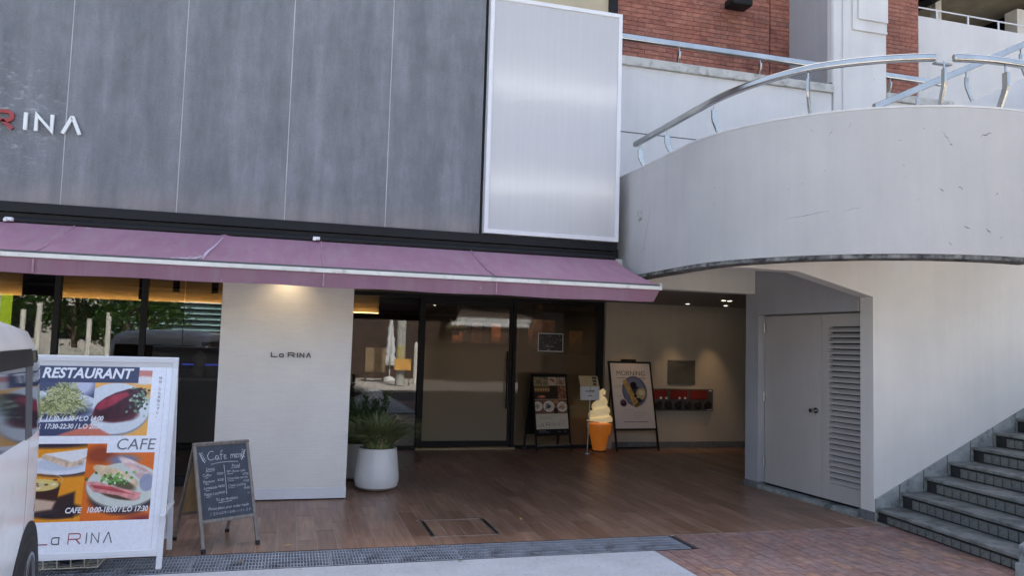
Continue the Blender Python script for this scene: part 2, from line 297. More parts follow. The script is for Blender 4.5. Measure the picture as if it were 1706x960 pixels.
# ------------------------------------------------------------------ mesh builder
class MB:
    def __init__(s, M=None): s.v, s.f, s.m, s.M = [], [], [], M
    def add(s, vs, fs, mi=0):
        n = len(s.v)
        for p in vs:
            p = Vector(p)
            s.v.append(tuple(s.M @ p if s.M else p))
        for f in fs: s.f.append([i+n for i in f]); s.m.append(mi)
        return s
    def box(s, x0, x1, y0, y1, z0, z1, mi=0):
        x0, x1 = min(x0, x1), max(x0, x1); y0, y1 = min(y0, y1), max(y0, y1); z0, z1 = min(z0, z1), max(z0, z1)
        vs = [(x, y, z) for z in (z0, z1) for y in (y0, y1) for x in (x0, x1)]
        return s.add(vs, [(0, 2, 3, 1), (4, 5, 7, 6), (0, 1, 5, 4), (2, 6, 7, 3), (0, 4, 6, 2), (1, 3, 7, 5)], mi)
    def hexa(s, b, t, mi=0):      # bottom quad, top quad (both counter-clockwise seen from above)
        return s.add(list(b)+list(t), [(3, 2, 1, 0), (4, 5, 6, 7), (0, 1, 5, 4), (1, 2, 6, 5), (2, 3, 7, 6), (3, 0, 4, 7)], mi)
    def prism(s, poly, d0, d1, fn, mi=0):   # poly in (a,b); fn(a,b,d) -> xyz
        n = len(poly)
        vs = [fn(a, b, d0) for a, b in poly]+[fn(a, b, d1) for a, b in poly]
        return s.add(vs, [tuple(range(n))[::-1], tuple(range(n, 2*n))]+[(i, (i+1) % n, (i+1) % n+n, i+n) for i in range(n)], mi)
    def cyl(s, p0, p1, r, n=12, mi=0, r2=None):
        p0, p1 = Vector(p0), Vector(p1); d = (p1-p0).normalized()
        a = d.orthogonal().normalized(); b = d.cross(a); r2 = r if r2 is None else r2
        vs = []
        for p, rr in ((p0, r), (p1, r2)):
            vs += [p+(a*math.cos(2*math.pi*i/n)+b*math.sin(2*math.pi*i/n))*rr for i in range(n)]
        return s.add(vs, [tuple(range(n))[::-1], tuple(range(n, 2*n))]+[(i, (i+1) % n, (i+1) % n+n, i+n) for i in range(n)], mi)
    def tube(s, pts, r, n=8, mi=0):
        pts = [Vector(p) for p in pts]; rings = []
        rs = r if isinstance(r, (list, tuple)) else [r]*len(pts)
        up = None
        for i, p in enumerate(pts):
            d = (pts[min(i+1, len(pts)-1)]-pts[max(i-1, 0)]).normalized()
            if up is None: up = d.orthogonal().normalized()
            a = (up-d*up.dot(d)).normalized(); up = a; b = d.cross(a)
            rings.append([p+(a*math.cos(2*math.pi*k/n)+b*math.sin(2*math.pi*k/n))*rs[i] for k in range(n)])
        vs = [q for rg in rings for q in rg]; fs = [tuple(range(n))[::-1], tuple(range((len(pts)-1)*n, len(pts)*n))]
        for i in range(len(pts)-1):
            for k in range(n): fs.append((i*n+k, i*n+(k+1) % n, (i+1)*n+(k+1) % n, (i+1)*n+k))
        return s.add(vs, fs, mi)
    def lathe(s, prof, n=32, c=(0, 0, 0), mi=0, cap=True):
        vs = [(c[0]+r*math.cos(2*math.pi*k/n), c[1]+r*math.sin(2*math.pi*k/n), c[2]+z) for r, z in prof for k in range(n)]
        fs = [(i*n+k, i*n+(k+1) % n, (i+1)*n+(k+1) % n, (i+1)*n+k) for i in range(len(prof)-1) for k in range(n)]
        if cap: fs += [tuple(range(n))[::-1], tuple(range((len(prof)-1)*n, len(prof)*n))]
        return s.add(vs, fs, mi)
    def loft(s, rings, mi=0, closed=True, cap=True):
        n = len(rings[0]); vs = [p for r in rings for p in r]; fs = []
        for i in range(len(rings)-1):
            for k in range(n if closed else n-1): fs.append((i*n+k, i*n+(k+1) % n, (i+1)*n+(k+1) % n, (i+1)*n+k))
        if cap and closed: fs += [tuple(range(n))[::-1], tuple(range((len(rings)-1)*n, len(rings)*n))]
        return s.add(vs, fs, mi)
    def mesh(s, name, mats):
        me = bpy.data.meshes.new(name); me.from_pydata(s.v, [], s.f)
        mats = mats if isinstance(mats, (list, tuple)) else [mats]
        for x in mats: me.materials.append(M[x] if isinstance(x, str) else x)
        if len(mats) > 1: me.polygons.foreach_set('material_index', s.m)
        bm = bmesh.new(); bm.from_mesh(me); bmesh.ops.recalc_face_normals(bm, faces=bm.faces); bm.to_mesh(me); bm.free()
        me.update(); return me
    def build(s, name, mats, parent=None, smooth=False, bevel=0, world=True, seg=2):
        me = s.mesh(name, mats)
        if smooth:
            me.polygons.foreach_set('use_smooth', [True]*len(me.polygons)); me.set_sharp_from_angle(angle=R(40))
        return link(name, me, parent, bevel, world, seg)
def link(name, me, parent=None, bevel=0, world=True, seg=2):
    o = bpy.data.objects.new(name, me); C.objects.link(o)
    if parent is not None:
        o.parent = parent
        if world: o.matrix_parent_inverse = MW[parent.name].inverted()
    MW[o.name] = Matrix.Identity(4) if (parent is None or world) else MW[parent.name].copy()
    if bevel:
        b = o.modifiers.new('bevel', 'BEVEL'); b.width = bevel; b.segments = seg; b.limit_method = 'ANGLE'; b.angle_limit = R(35)
    return o
MW = {}
def thing(name, label, cat, loc=(0, 0, 0), rotz=0, group=None, kind=None):
    o = bpy.data.objects.new(name, None); C.objects.link(o); o.empty_display_size = .2
    o.location = loc; o.rotation_euler = (0, 0, rotz)
    MW[o.name] = Matrix.Translation(loc) @ Matrix.Rotation(rotz, 4, 'Z')
    return tag(o, label, cat, group, kind)
def tag(o, label=None, cat=None, group=None, kind=None):
    for k, v in (('label', label), ('category', cat), ('group', group), ('kind', kind)):
        if v: o[k] = v
    return o
def inst(name, me, parent, loc, rot=(0, 0, 0)):     # light instance of a shared mesh, world position, parent without rotation
    o = bpy.data.objects.new(name, me); C.objects.link(o); o.parent = parent
    o.location = Vector(loc)-(MW[parent.name].translation if parent else Vector()); o.rotation_euler = rot
    return o
def BM_(o, u, v):      # board frame: origin, unit right, unit up; third axis = towards the viewer
    u, v = Vector(u).normalized(), Vector(v).normalized(); w = u.cross(v)
    return Matrix(((u.x, v.x, w.x, o[0]), (u.y, v.y, w.y, o[1]), (u.z, v.z, w.z, o[2]), (0, 0, 0, 1)))
DG = bpy.context.evaluated_depsgraph_get
def text(body, frame, x, y, size, m, parent, name='lettering', depth=.0006, shear=0, bold=0, align='LEFT', z=.0006, sx=1, world=False):
    cu = bpy.data.curves.new('txt', 'FONT'); cu.body = body; cu.size = size; cu.shear = shear; cu.offset = bold
    cu.align_x = align; cu.resolution_u = 3; cu.extrude = depth; cu.space_character = 1.0
    o = bpy.data.objects.new('txt', cu); C.objects.link(o)
    me = bpy.data.meshes.new_from_object(o.evaluated_get(DG())); bpy.data.objects.remove(o)
    me.transform(frame @ Matrix.Translation((x, y, z)) @ Matrix.Diagonal((sx, 1, 1, 1)))
    me.materials.clear(); me.materials.append(M[m]); me.name = name
    return link(name, me, parent, 0, world)
def ribbon(mb, pts, w, d0, d1, mi=0, closed=False):
    """a mitred stroke in the board plane, extruded from d0 to d1"""
    P = [Vector((p[0], p[1])) for p in pts]; n = len(P); Lf, Rt = [], []
    for i in range(n):
        a = P[i-1] if (i > 0 or closed) else None; c = P[(i+1) % n] if (i < n-1 or closed) else None
        d1_ = (P[i]-a).normalized() if a is not None else None; d2_ = (c-P[i]).normalized() if c is not None else None
        if d1_ is None: d1_ = d2_
        if d2_ is None: d2_ = d1_
        n1 = Vector((-d1_.y, d1_.x)); n2 = Vector((-d2_.y, d2_.x)); mt = n1+n2
        if mt.length < 1e-4: mt = n1
        mt.normalize(); k = min(1/max(mt.dot(n1), .35), 2.2)*w/2
        Lf.append(P[i]+mt*k); Rt.append(P[i]-mt*k)
    vs = []
    for i in range(n): vs += [(*Lf[i], d0), (*Rt[i], d0), (*Rt[i], d1), (*Lf[i], d1)]
    fs = []
    for i in range(n if closed else n-1):
        a, b = i*4, ((i+1) % n)*4
        fs += [(a, b, b+1, a+1), (a+1, b+1, b+2, a+2), (a+2, b+2, b+3, a+3), (a+3, b+3, b, a)]
    if not closed: fs += [(0, 1, 2, 3), (4*n-4, 4*n-1, 4*n-2, 4*n-3)]
    mb.add(vs, fs, mi)
LOGO = {  # in units of the cap height, R starts at 0
 'L': [[(-3.40, 1.0), (-3.40, .05), (-2.12, .05)]],
 'a': [[(-.95, .68), (-.95, 0)], [(-.95, .64), (-1.55, .64), (-1.70, .52), (-1.70, .17), (-1.55, .05), (-.95, .05)]],
 'R': [[(.05, 0), (.05, .95), (1.12, .95), (1.30, .83), (1.30, .58), (1.12, .45), (.1, .45)], [(.82, .45), (1.36, 0)]],
 'I': [[(1.98, 0), (1.98, 1)]],
 'N': [[(2.52, 0), (2.52, .93), (3.30, .07), (3.30, 1)]],
 'A': [[(3.86, 0), (4.28, .95), (4.34, .95), (4.74, 0)]]}
def logo(frame, x, y, h, parent, mats, w=.14, d0=.0004, d1=.0014, skip='', world=False):
    for k, strokes in LOGO.items():
        if k in skip: continue
        mb = MB(frame @ Matrix.Translation((x, y, 0)) @ Matrix.Diagonal((h, h, 1, 1)))
        for s_ in strokes: ribbon(mb, s_, w, d0, d1)
        mb.build('letter', mats.get(k, mats['*']), parent, world=world)

# ------------------------------------------------------------------ printed pictures (drawn here, pixel by pixel)
def vnoise(h, w, cells, seed):
    r = np.random.default_rng(seed); out = np.zeros((h, w)); amp = 1
    for o in range(4):
        c = int(cells*2**o)+2; g = r.random((c, c)); yy = np.linspace(0, c-1.001, h); xx = np.linspace(0, c-1.001, w)
        y0 = yy.astype(int); x0 = xx.astype(int); fy = (yy-y0)[:, None]; fx = (xx-x0)[None]
        a = g[y0][:, x0]*(1-fx)+g[y0][:, x0+1]*fx; b = g[y0+1][:, x0]*(1-fx)+g[y0+1][:, x0+1]*fx
        out += amp*(a*(1-fy)+b*fy); amp *= .5
    return (out/1.875)
class Cv:
    """little painter in sRGB, y down"""
    def __init__(s, w, h, bg): s.w, s.h = w, h; s.a = np.ones((h, w, 3))*np.array(bg)/255.; s.Y, s.X = np.mgrid[0:h, 0:w].astype(float); s.clip = None
    def put(s, mask, col, tex=None):
        if s.clip is not None:
            x0, y0, x1, y1 = s.clip; k = (s.X >= x0) & (s.X < x1) & (s.Y >= y0) & (s.Y < y1); mask = mask*k
        c = np.array(col)/255.
        if tex is not None: c = c*(tex[..., None])
        s.a = s.a*(1-mask[..., None])+c*mask[..., None]
    def rect(s, x0, y0, x1, y1, col): s.put(((s.X >= x0) & (s.X < x1) & (s.Y >= y0) & (s.Y < y1))*1., col)
    def ell(s, cx, cy, rx, ry, col, rot=0, soft=1.2, tex=None, wob=0, seed=0):
        c, n = math.cos(rot), math.sin(rot); dx, dy = s.X-cx, s.Y-cy
        u, v = (dx*c+dy*n)/rx, (-dx*n+dy*c)/ry; d = np.sqrt(u*u+v*v)
        if wob: d = d+wob*(vnoise(s.h, s.w, 14, seed)-.5)
        s.put(np.clip((1-d)*min(rx, ry)/soft, 0, 1), col, tex)
    def poly(s, pts, col, soft=1.2, tex=None):
        ins = np.zeros_like(s.X, bool); n = len(pts); dist = np.full_like(s.X, 1e9)
        for i in range(n):
            (x1, y1), (x2, y2) = pts[i], pts[(i+1) % n]
            if y1 != y2: ins ^= ((s.Y > y1) != (s.Y > y2)) & (s.X < (x2-x1)*(s.Y-y1)/(y2-y1)+x1)
            l2 = (x2-x1)**2+(y2-y1)**2+1e-9; t = np.clip(((s.X-x1)*(x2-x1)+(s.Y-y1)*(y2-y1))/l2, 0, 1)
            dist = np.minimum(dist, np.hypot(s.X-x1-t*(x2-x1), s.Y-y1-t*(y2-y1)))
        s.put(np.clip(np.where(ins, dist, -dist)/soft+.5, 0, 1), col, tex)
    def line(s, pts, w, col):
        m = np.zeros_like(s.X)
        for (x1, y1), (x2, y2) in zip(pts[:-1], pts[1:]):
            xa, xb = int(max(0, min(x1, x2)-w-2)), int(min(s.w, max(x1, x2)+w+3)); ya, yb = int(max(0, min(y1, y2)-w-2)), int(min(s.h, max(y1, y2)+w+3))
            if xa >= xb or ya >= yb: continue
            X, Y = s.X[ya:yb, xa:xb], s.Y[ya:yb, xa:xb]; l2 = (x2-x1)**2+(y2-y1)**2+1e-9
            t = np.clip(((X-x1)*(x2-x1)+(Y-y1)*(y2-y1))/l2, 0, 1)
            m[ya:yb, xa:xb] = np.maximum(m[ya:yb, xa:xb], np.clip(w/2+.5-np.hypot(X-x1-t*(x2-x1), Y-y1-t*(y2-y1)), 0, 1))
        s.put(m, col)
    def image(s, name):
        im = bpy.data.images.new(name, s.w, s.h); px = np.ones((s.h, s.w, 4), np.float32)
        px[..., :3] = np.clip(s.a, 0, 1)[::-1]; im.pixels.foreach_set(px.ravel()); im.update(); im.pack(); return im
def print_mat(name, cv, rough=.35):
    m, t, b = nt(name); im = t.nodes.new('ShaderNodeTexImage'); im.image = cv.image(name); im.extension = 'EXTEND'
    t.links.new(im.outputs[0], b.inputs['Base Color']); b.inputs['Roughness'].default_value = rough; return m
def print_sheet(name, frame, x0, y0, x1, y1, m, parent, z0=0, z1=.001, world=False):
    mb = MB(frame); mb.box(x0, x1, y0, y1, z0, z1); o = mb.build(name, [m], parent, world=world)
    me = o.data; uv = me.uv_layers.new(name='uv'); inv = frame.inverted()
    for l in me.loops:
        p = inv @ me.vertices[l.vertex_index].co; uv.data[l.index].uv = ((p.x-x0)/(x1-x0), (p.y-y0)/(y1-y0))
    return o
def strands(cv, cx, cy, rx, ry, cols, n, w, seed):
    r = np.random.default_rng(seed)
    for i in range(n):
        a = r.random()*6.28; q = r.random()**.5; x, y = cx+rx*q*math.cos(a), cy+ry*q*math.sin(a); th = r.random()*6.28; pts = []
        for k in range(9): pts.append((x, y)); th += r.normal()*.55; x += w*1.9*math.cos(th); y += w*1.4*math.sin(th)
        cv.line(pts, w, cols[i % len(cols)])
def pasta(cv, x0, y0, x1, y1, seed=1):
    w, h = x1-x0, y1-y0; cv.clip = (x0, y0, x1, y1)
    cv.rect(x0, y0, x1, y1, (72, 78, 108)); cv.ell(x0+w*.78, y0+h*.1, w*.3, h*.3, (190, 195, 215), soft=30)
    cv.ell(x0+w*.4, y0+h*.5, w*.72, h*.27, (206, 214, 224)); cv.ell(x0+w*.4, y0+h*.52, w*.68, h*.22, (168, 178, 192), soft=8)
    cv.ell(x0+w*.38, y0+h*.6, w*.78, h*.14, (60, 66, 92), soft=12); cv.ell(x0+w*.42, y0+h*.5, w*.5, h*.14, (214, 220, 226), soft=8)
    cols = [(176, 176, 120), (148, 152, 92), (200, 198, 150), (120, 128, 76), (186, 186, 136), (96, 104, 66)]
    for k, (cx, cy, rx, ry) in enumerate(((.5, .5, .36, .12), (.52, .44, .3, .14), (.56, .36, .2, .14), (.6, .26, .1, .12))):
        cv.ell(x0+w*cx, y0+h*cy, w*rx, h*ry, (112, 116, 78), wob=.5, seed=k, soft=6); strands(cv, x0+w*cx, y0+h*cy, w*rx*.95, h*ry*.95, cols, 110, max(1.5, w*.0125), seed+k)
    cv.clip = None
def steak(cv, x0, y0, x1, y1, seed=2):
    w, h = x1-x0, y1-y0; cv.clip = (x0, y0, x1, y1); tx = .75+.5*vnoise(cv.h, cv.w, 40, seed)
    cv.rect(x0, y0, x1, y1, (238, 176, 88)); cv.ell(x0+w*.8, y0+h*.04, w*.3, h*.14, (206, 130, 120), soft=8); cv.ell(x0+w*.86, y0+h*.18, w*.3, h*.08, (226, 222, 220), soft=8)
    cv.ell(x0+w*.42, y0+h*.62, w*.62, h*.4, (150, 150, 160), soft=6); cv.ell(x0+w*.42, y0+h*.6, w*.6, h*.38, (214, 220, 224), soft=3)
    cv.ell(x0+w*.42, y0+h*.68, w*.44, h*.15, (92, 44, 52), soft=8, wob=.2)
    cv.poly([(x0+w*.06, y0+h*.62), (x0+w*.1, y0+h*.54), (x0+w*.22, y0+h*.45), (x0+w*.4, y0+h*.37), (x0+w*.62, y0+h*.31), (x0+w*.84, y0+h*.29), (x0+w*.94, y0+h*.36), (x0+w*.92, y0+h*.5), (x0+w*.82, y0+h*.63), (x0+w*.62, y0+h*.73), (x0+w*.36, y0+h*.77), (x0+w*.16, y0+h*.75), (x0+w*.08, y0+h*.69)], (70, 34, 44), tex=tx, soft=4)
    cv.poly([(x0+w*.07, y0+h*.6), (x0+w*.13, y0+h*.52), (x0+w*.25, y0+h*.45), (x0+w*.44, y0+h*.38), (x0+w*.6, y0+h*.35), (x0+w*.64, y0+h*.4), (x0+w*.5, y0+h*.48), (x0+w*.32, y0+h*.58), (x0+w*.16, y0+h*.63)], (164, 54, 72), tex=tx, soft=9)
    r = np.random.default_rng(seed)
    for i in range(60): cv.ell(x0+w*(.86+.1*r.normal()), y0+h*(.47+.1*r.normal()), w*.03, h*.02, [(84, 112, 92), (120, 148, 116), (54, 76, 66), (176, 190, 170)][i % 4], rot=r.random()*3)
    cv.clip = None
def coffee(cv, x0, y0, x1, y1, seed=3):
    w, h = x1-x0, y1-y0; cv.clip = (x0, y0, x1, y1); cv.rect(x0, y0, x1, y1, (236, 150, 34)); cv.ell(x0+w*.5, y0+h*.0, w*.7, h*.08, (54, 44, 60), soft=12)
    cv.ell(x0+w*.02, y0+h*.28, w*.3, h*.1, (52, 42, 54), soft=14); cv.ell(x0+w*.05, y0+h*.5, w*.2, h*.12, (214, 218, 226), soft=4)
    cv.ell(x0+w*.66, y0+h*.33, w*.5, h*.12, (76, 56, 62), soft=10); cv.ell(x0+w*.62, y0+h*.28, w*.46, h*.13, (220, 224, 232), soft=3); cv.ell(x0+w*.62, y0+h*.27, w*.36, h*.09, (198, 204, 216), soft=6)
    tx = .75+.5*vnoise(cv.h, cv.w, 50, seed)
    cv.poly([(x0+w*.38, y0+h*.14), (x0+w*.95, y0+h*.09), (x0+w*.92, y0+h*.27), (x0+w*.72, y0+h*.31), (x0+w*.38, y0+h*.19)], (212, 186, 160), tex=tx, soft=3); cv.poly([(x0+w*.4, y0+h*.13), (x0+w*.98, y0+h*.06), (x0+w*.98, y0+h*.16), (x0+w*.78, y0+h*.24)], (232, 230, 230), soft=4)
    cv.ell(x0+w*.62, y0+h*.86, w*.42, h*.12, (40, 30, 36), soft=10); cv.poly([(x0+w*.6, y0+h*.7), (x0+w*.85, y0+h*.62), (x0+w*.86, y0+h*.95), (x0+w*.6, y0+h*.95)], (52, 36, 38), soft=10)
    cv.ell(x0+w*.36, y0+h*.86, w*.33, h*.07, (58, 46, 50), soft=4)
    cv.poly([(x0+w*.1, y0+h*.5), (x0+w*.66, y0+h*.5), (x0+w*.62, y0+h*.82), (x0+w*.5, y0+h*.87), (x0+w*.22, y0+h*.87), (x0+w*.12, y0+h*.8)], (64, 34, 26), soft=3)
    cv.poly([(x0+w*.12, y0+h*.74), (x0+w*.35, y0+h*.7), (x0+w*.62, y0+h*.74), (x0+w*.58, y0+h*.84), (x0+w*.36, y0+h*.87), (x0+w*.16, y0+h*.84)], (206, 176, 150), soft=9)
    cv.ell(x0+w*.38, y0+h*.53, w*.28, h*.085, (226, 200, 120), soft=3)
    r = np.random.default_rng(seed)
    for i in range(16): cv.ell(x0+w*(.38+.1*r.normal()), y0+h*(.53+.025*r.normal()), w*.035, h*.016, [(120, 76, 50), (240, 232, 200), (200, 190, 150)][i % 3])
    cv.line([(x0+w*(.38+.3*math.cos(a)), y0+h*(.47+.09*math.sin(a))) for a in np.linspace(0, 6.28, 30)], 2, (226, 196, 150)); cv.clip = None
def sandwich(cv, x0, y0, x1, y1, seed=4):
    w, h = x1-x0, y1-y0; cv.clip = (x0, y0, x1, y1); cv.rect(x0, y0, x1, y1, (226, 112, 36)); cv.ell(x0+w*.2, y0+h*.15, w*.3, h*.16, (150, 66, 40), soft=24); cv.ell(x0+w*.9, y0+h*1.0, w*.4, h*.1, (120, 40, 56), soft=24)
    cv.ell(x0+w*.55, y0+h*.22, w*.3, h*.1, (120, 126, 160), soft=16); cv.ell(x0+w*.6, y0+h*.72, w*.55, h*.24, (66, 44, 54), soft=14)
    cv.ell(x0+w*.58, y0+h*.56, w*.56, h*.31, (126, 128, 120), soft=4); cv.ell(x0+w*.58, y0+h*.545, w*.55, h*.295, (208, 212, 202), soft=3)
    tx = .8+.4*vnoise(cv.h, cv.w, 36, seed)
    for k in range(4): cv.ell(x0+w*(.72+.09*k), y0+h*(.3+.07*k), w*.32, h*.06, [(232, 208, 200), (214, 178, 174)][k % 2], rot=.5, soft=4, tex=tx)
    cv.ell(x0+w*.92, y0+h*.52, w*.12, h*.13, (150, 156, 178), soft=6)
    cv.ell(x0+w*.52, y0+h*.66, w*.34, h*.08, (86, 66, 50), rot=.22, soft=5)
    cv.ell(x0+w*.46, y0+h*.43, w*.4, h*.09, (222, 196, 160), rot=.42, soft=3, tex=tx); cv.ell(x0+w*.52, y0+h*.52, w*.3, h*.07, (96, 84, 60), rot=.4, soft=6)
    r = np.random.default_rng(seed)
    for i in range(70): cv.ell(x0+w*(.4+.14*r.normal()), y0+h*(.48+.05*r.normal()), w*.028, h*.018, [(98, 148, 66), (134, 182, 92), (66, 110, 48), (206, 218, 190)][i % 4], rot=r.random()*3)
    cv.poly([(x0+w*.02, y0+h*.5), (x0+w*.2, y0+h*.5), (x0+w*.5, y0+h*.58), (x0+w*.86, y0+h*.66), (x0+w*.78, y0+h*.76), (x0+w*.5, y0+h*.68), (x0+w*.15, y0+h*.63)], (222, 150, 146), tex=tx, soft=3)
    cv.poly([(x0+w*.1, y0+h*.54), (x0+w*.4, y0+h*.57), (x0+w*.76, y0+h*.68), (x0+w*.5, y0+h*.64), (x0+w*.15, y0+h*.58)], (190, 74, 80), tex=tx, soft=4); cv.clip = None
def plate_dish(cv, cx, cy, r, food, seed):
    cv.ell(cx, cy+r*.08, r, r*.9, (60, 40, 30), soft=4); cv.ell(cx, cy, r, r*.88, (222, 216, 206), soft=2); cv.ell(cx, cy, r*.72, r*.62, (206, 198, 186), soft=4)
    q = np.random.default_rng(seed)
    for i in range(26): cv.ell(cx+r*.24*q.normal(), cy+r*.2*q.normal(), r*.16, r*.1, food[i % len(food)], rot=q.random()*3, soft=2)

# ================================================================== SETTING
def struct(name, mb, mats, **k): return tag(mb.build(name, mats, None, **k), kind='structure')
mb = MB(); mb.box(-300, 300, -300, 300, -.25, -.15); struct('ground', mb, 'asphalt')
mb = MB(); mb.box(-14, 2.86, -2.6, 5.74, -.149, 0); struct('pavement', mb, 'pavement')
mb = MB(); mb.box(-30, 30, -13, -3.3, -.149, -.05); pl = struct('plaza', mb, mat('pale_plaza', (.5, .46, .41), .85, var=.15))

# --- wood-look tiled forecourt: single tiles laid along the depth
mb = MB(); mb.box(-8, 8.2, 6.195, 12.6, -.149, -.003); mb.box(3.24, 8.2, 6.19, 6.21, -.148, -.004); floor = struct('tile_floor', mb, 'grout')
TW, TL, G = .152, .9, .0055
tile_me = MB().box(0, TW-G, 0, TL-G, -.02, 0).mesh('floor_tile', 'wood_tile')
tiles = []
nx = int((5.5+4.6)/TW)
for i in range(nx):
    x = -4.6+i*TW+.016; off = (i*.3 % .9)-.9
    y = 6.2+off
    while y < 11.62:
        y0, y1 = max(y, 6.2), min(y+TL, 11.62)
        if y1-y0 > .06: tiles.append((x, y0, y1))
        y += TL
def tile_score(t):   # the tiles nearest the camera that the photograph shows
    x, y0, y1 = t; vis = (x > -1.2) and not (-.8 < x < .55 and y0 > 8.05) and (x < 5.3) and x < .86*y1+.2
    return (0 if vis else 1, math.hypot(x, (y0+y1)/2))
tiles.sort(key=tile_score)
rest = MB()
for k, (x, y0, y1) in enumerate(tiles):
    if k < 298:
        me = tile_me if abs(y1-y0-TL) < 1e-6 else MB().box(0, TW-G, 0, y1-y0-G, -.02, 0).mesh('floor_tile', 'wood_tile')
        inst('floor_tile', me, floor, (x, y0, random.uniform(-.0008, .0008)))
    else: rest.box(x, x+TW-G, y0, y1-G, -.02, random.uniform(-.0008, .0008))
for i in range(18): rest.box(5.5+i*TW, 5.5+i*TW+TW-G, 8.6, 11.62, -.02, 0)
tag(rest.build('floor_tile', 'wood_tile_far', floor), kind='stuff')

# --- brick paving to the right of the drain
mb = MB(); mb.box(2.862, 9, -2.6, 5.74, -.1492, -.009); mb.box(3.235, 9, 5.74, 6.19, -.1492, -.009); paving = struct('brick_paving', mb, 'dark_grout')
BWd, BLn = .1, .2
pm = MB().box(0, BWd-.006, 0, BLn-.006, -.03, 0).mesh('brick', 'paver'); po = MB().box(0, BWd-.006, 0, BLn-.006, -.03, 0).mesh('brick', 'paver_orange')
bl = []
for i in range(58):
    x = 2.868+i*BWd; y = 2.2+(.1 if i % 2 else 0)
    while y < 6.18:
        y1 = min(y+BLn, 6.188 if x > 3.2 else 5.738)
        if y1-y > .03: bl.append((x, y, y1))
        y += BLn
bl.sort(key=lambda t: (0 if (t[0] < 5.3 and t[1] > 4.45) else 1, math.hypot(t[0], t[1])))
rest = MB()
for k, (x, y0, y1) in enumerate(bl):
    z = random.uniform(-.002, .001)
    if k < 298:
        full = abs(y1-y0-BLn) < 1e-6; og = random.random() < .07
        me = (po if og else pm) if full else MB().box(0, BWd-.006, 0, y1-y0-.006, -.03, 0).mesh('brick', 'paver')
        inst('brick', me, paving, (x, y0, z))
    else: rest.box(x, x+BWd-.006, y0, y1-.006, -.03, z)
tag(rest.build('brick', 'paver_far', paving), kind='stuff')

# --- drain grate: steel panels over a dark channel
dr = thing('drain_grate', 'long galvanised steel drain grate along the front edge of the wood-look tiles', 'drain grate', (0, 5.97, 0))
mb = MB(); mb.box(-6, 3.225, 5.742, 6.192, -.148, -.06); mb.box(-6, 3.225, 5.742, 5.752, -.06, -.001); mb.box(-6, 3.225, 6.182, 6.192, -.06, -.001); mb.box(3.214, 3.225, 5.752, 6.182, -.06, -.001)
mb.build('channel', 'black_metal', dr)
gp = MB(); L = .945
for k in range(6): gp.box(0, L, -.205+k*.0795, -.205+k*.0795+.014, -.03, .0015)
nb = 43
for k in range(nb): gp.box(k*L/nb+.0035, k*L/nb+.0100, -.2, .204, -.018, -.001)
gp.box(0, .007, -.205, .207, -.0305, .0005); gp.box(L-.007, L, -.205, .207, -.0305, .0005)
gme = gp.mesh('grate_panel', 'galv')
for k in range(9): inst('grate_panel', gme, dr, (3.205-(k+1)*.948, 5.967, -.002 if k % 2 else -.001))

# --- floor hatch let into the tiles
h = thing('floor_hatch', 'square floor access hatch framed in thin steel, filled with wood-look tiles', 'floor hatch', (1.47, 6.75, 0))
mb = MB(); mb.box(1.16, 1.78, 7.04, 7.05, -.02, .0025); mb.box(1.19, 1.75, 6.445, 6.452, -.02, .0025); mb.build('frame', 'brushed', h)
for x in (1.19, 1.745):
    mb = MB(); mb.box(x, x+.04, 6.455, 7.037, -.02, .003); f = mb.build('edge_channel', 'brushed', h)
    mb = MB(); mb.box(x+.013, x+.03, 6.49, 7.0, -.0105, .0035); mb.build('slot', 'black_metal', f)

# ================================================================== RESTAURANT BUILDING
rb = thing('restaurant_building', 'restaurant front with tall grey cement panels above glass walls and a cream pillar', 'building', (0, 8.1, 0))
for k in range(7):
    x1 = 1.902-k*1.0105; mb = MB(); mb.box(x1-1.0105+.005, x1-.005, 8.1, 8.1034, 2.786, 5.46); mb.build('cladding_panel', 'cladding', rb)
mb = MB(); mb.box(-5.2, 1.9, 8.1035, 8.3, 2.786, 5.45); mb.build('joint_backing', mat('joint_sealant', (.45, .46, .47), .7, var=.2), rb)
mb = MB(); mb.box(1.904, 1.93, 8.112, 8.3, 2.786, 5.46); mb.build('dark_joint', 'black_metal', rb)
mb = MB(); mb.box(-5.2, 3.495, 8.05, 8.32, 2.69, 2.784); mb.box(-5.2, 3.47, 8.09, 8.32, 2.50, 2.689); mb.build('fascia', 'fascia', rb, bevel=.003)
mb = MB(); mb.box(-.664, .607, 8.1, 9.1, .12, 2.5); p = mb.build('pillar', 'mosaic', rb, bevel=.004)
mb = MB(); mb.box(-.668, .611, 8.095, 9.1, .012, .121); mb.build('skirting', 'white_metal', p, bevel=.003)
mb = MB(); mb.box(-.66, .603, 8.105, 9.1, -.01, .012); mb.build('shadow_gap', 'black_metal', p)
# glass wall left of the pillar
YW = 9.0
mb = MB(); mb.box(-5.2, -.668, YW-.03, YW+.05, 0, .1); mb.box(-5.2, -.668, YW-.03, YW+.05, 2.42, 2.5)
for x in (-5.2, -4.2, -3.25, -2.335, -1.511): mb.box(x-.03, x+.03, YW-.028, YW+.048, .1, 2.42)
wf = mb.build('window_frame', 'black_metal', rb, bevel=.003)
xs = [-5.2, -4.2, -3.25, -2.335, -1.511, -.668]
for a, b in zip(xs[:-1], xs[1:]):
    mb = MB()
    if b > -.7:
        mb.box(a+.03, -1.118, YW, YW+.008, .1, 2.42); mb.build('pane', 'glass', wf); mb = MB(); mb.box(-1.112, b, YW, YW+.008, .1, 2.42)
    else: mb.box(a+.03, b-.03, YW, YW+.008, .1, 2.42)
    mb.build('pane', 'glass', wf)
